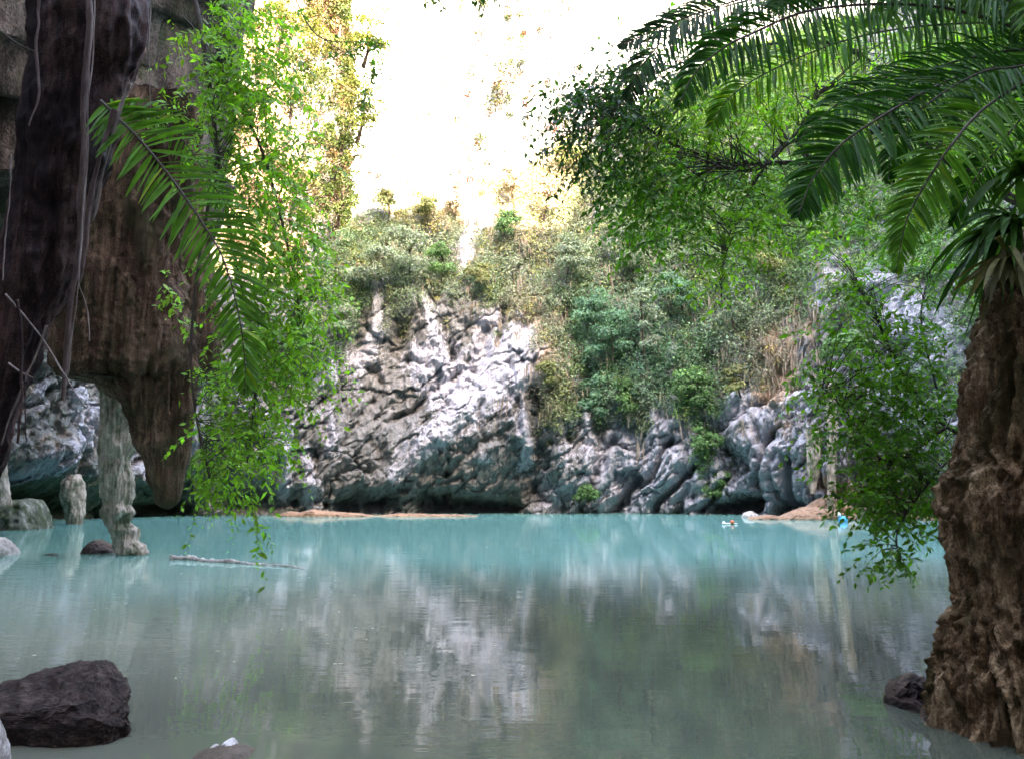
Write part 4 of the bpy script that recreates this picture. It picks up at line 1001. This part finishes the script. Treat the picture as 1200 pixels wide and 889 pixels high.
TREES = [
 (757, 430, 5.2, 3.0, GREY_GREEN, "pale trunked tree standing tall in the middle of the green gully"),
 (720, 430, 4.2, 3.4, BLUE_GREEN, "dark blue green tree left of the pale trunk in the gully"),
 (690, 400, 3.6, 3.2, BLUE_GREEN, "bushy blue green tree at the left rim of the gully"),
 (700, 505, 3.8, 2.8, BLUE_GREEN, "blue green tree above the leaning white slabs, left one"),
 (735, 490, 3.0, 2.6, MID, "rounded green tree just above the tallest white slab"),
 (665, 335, 3.4, 3.4, GREY_GREEN, "grey green tree below the dry brown ridge"),
 (800, 380, 4.0, 3.2, BLUE_GREEN, "blue green tree right of the pale trunk"),
 (815, 480, 3.0, 2.6, MID, "mid green tree on the rib right of the white slabs"),
 (825, 540, 2.6, 2.3, MID, "lower green bush hanging halfway down that rib"),
 (832, 590, 2.2, 2.0, MID, "lowest green bush on the rib close to the water"),
 (862, 400, 4.2, 2.0, GREY_GREEN, "thin white trunked tree with a lime tuft at its top"),
 (480, 330, 3.4, 4.2, GREY_GREEN, "wide grey green tree above the pale rock at centre left"),
 (430, 345, 3.0, 3.2, GREY_GREEN, "grey green bush at the left end of the pale rock band"),
 (520, 330, 2.6, 2.8, MID, "green bush right of the wide grey green tree"),
 (590, 290, 2.4, 2.6, MID, "green bush under the white streak at the top of the cliff"),
 (640, 260, 3.0, 3.0, DRY, "withered brown bush on the ridge right of the white streak"),
 (600, 235, 2.4, 2.2, DRY, "small rusty bush on the ridge beside the white streak"),
 (665, 200, 3.2, 3.0, OLIVE, "olive tree on the skyline where the ridge climbs to the right"),
 (500, 260, 2.2, 2.4, OLIVE, "low olive bush on the lowest part of the skyline"),
 (535, 255, 2.6, 1.6, DRY, "rusty pointed bush rising over the skyline"),
 (455, 265, 2.4, 3.0, OLIVE, "sunlit bush at the left end of the low skyline"),
 (740, 320, 3.6, 3.6, GREY_GREEN, "grey green tree under the hanging dark leaves"),
 (900, 330, 3.6, 3.2, OLIVE, "yellowish tree above the tan patch of rock"),
 (560, 345, 2.0, 2.2, OLIVE, "small olive bush over the centre of the bare rock"),
 (350, 430, 3.4, 3.0, MID, "green bush behind the trailing shrub on the left"),
 (395, 400, 2.4, 2.6, GREY_GREEN, "grey bush above the round white rock patch"),
 (690, 583, 1.0, 1.8, MID, "low green cushion at the foot of the white slabs"),
 (648, 458, 2.0, 1.8, OLIVE, "straggly bush over the upper end of the dark cleft"),
 (870, 470, 2.2, 2.0, OLIVE, "small bush below the tan patch of rock"),
 (1010, 440, 3.0, 3.0, MID, "tree on the cliff seen through the right shrub"),
 (925, 250, 4.0, 4.0, MID, "tree high on the cliff behind the palm tips"),
]
for a, b, h_, w_, cc, lab in TREES: cliff_tree(a, b, h_, w_, cc, lab, "cliff_bush" if ("bush" in lab or "cushion" in lab) else "cliff_tree", "bush" if ("bush" in lab or "cushion" in lab) else "tree", trunk="cushion" not in lab)

# trees on the sunlit spur, left of the bright gap
def spur_tree(px, py, Y, w_, h_, colr, label, grp="sunlit trees left of the bright gap"):
    p = P(px, py, Y); root = tagit(empty("sunlit_tree", p), label, "tree", grp)
    tb = MB(); cr = MB()
    tube(tb, [(-.8, 1.5, -h_ * .45), (0, .4, -h_ * .1), (.2, 0, h_ * .4)], .22, .06, 7, 16, rough=.2)
    for k_ in range(22):
        c = rng.normal(size=3) * [w_ * .26, w_ * .2, h_ * .26]
        tube(tb, [(0, .2, c[2] * .4 - .6), c], .06, .02, 4, 5)
        clump_leaves(cr, c, rng.uniform(.5, 1.3), 90, .30, np.array(colr) * rng.uniform(.7, 1.4), (0, -1, .6), .7)
    tb.build("trunk", M_bark, root, True); cr.build("crown", M_far, root)
spur_tree(395, 70, 66, 7, 9, (.06, .07, .012), "yellow green sunlit tree nearest the bright gap, highest one")
spur_tree(432, 45, 67, 4, 5, (.06, .075, .012), 'small yellow green tree leaning furthest into the bright gap')
spur_tree(425, 130, 67, 3.5, 6, (.05, .065, .012), 'narrow sunlit tree on the edge of the bright gap, below the leaning one')
spur_tree(340, 120, 64, 7, 9, (.04, .06, .012), "sunlit tree behind the top of the trailing shrub")
spur_tree(400, 165, 68, 6, 6, (.035, .055, .012), "darker green sunlit tree hanging over the bright gap")
spur_tree(345, 215, 66, 6, 7, (.05, .055, .018), "sunlit tree halfway down the side cliff")
spur_tree(400, 235, 70, 5, 5, (.035, .055, .015), "rounded green tree at the lower left corner of the gap")
spur_tree(330, 20, 64, 7, 7, (.07, .075, .012), "pale yellow tree at the very top beside the bright gap")
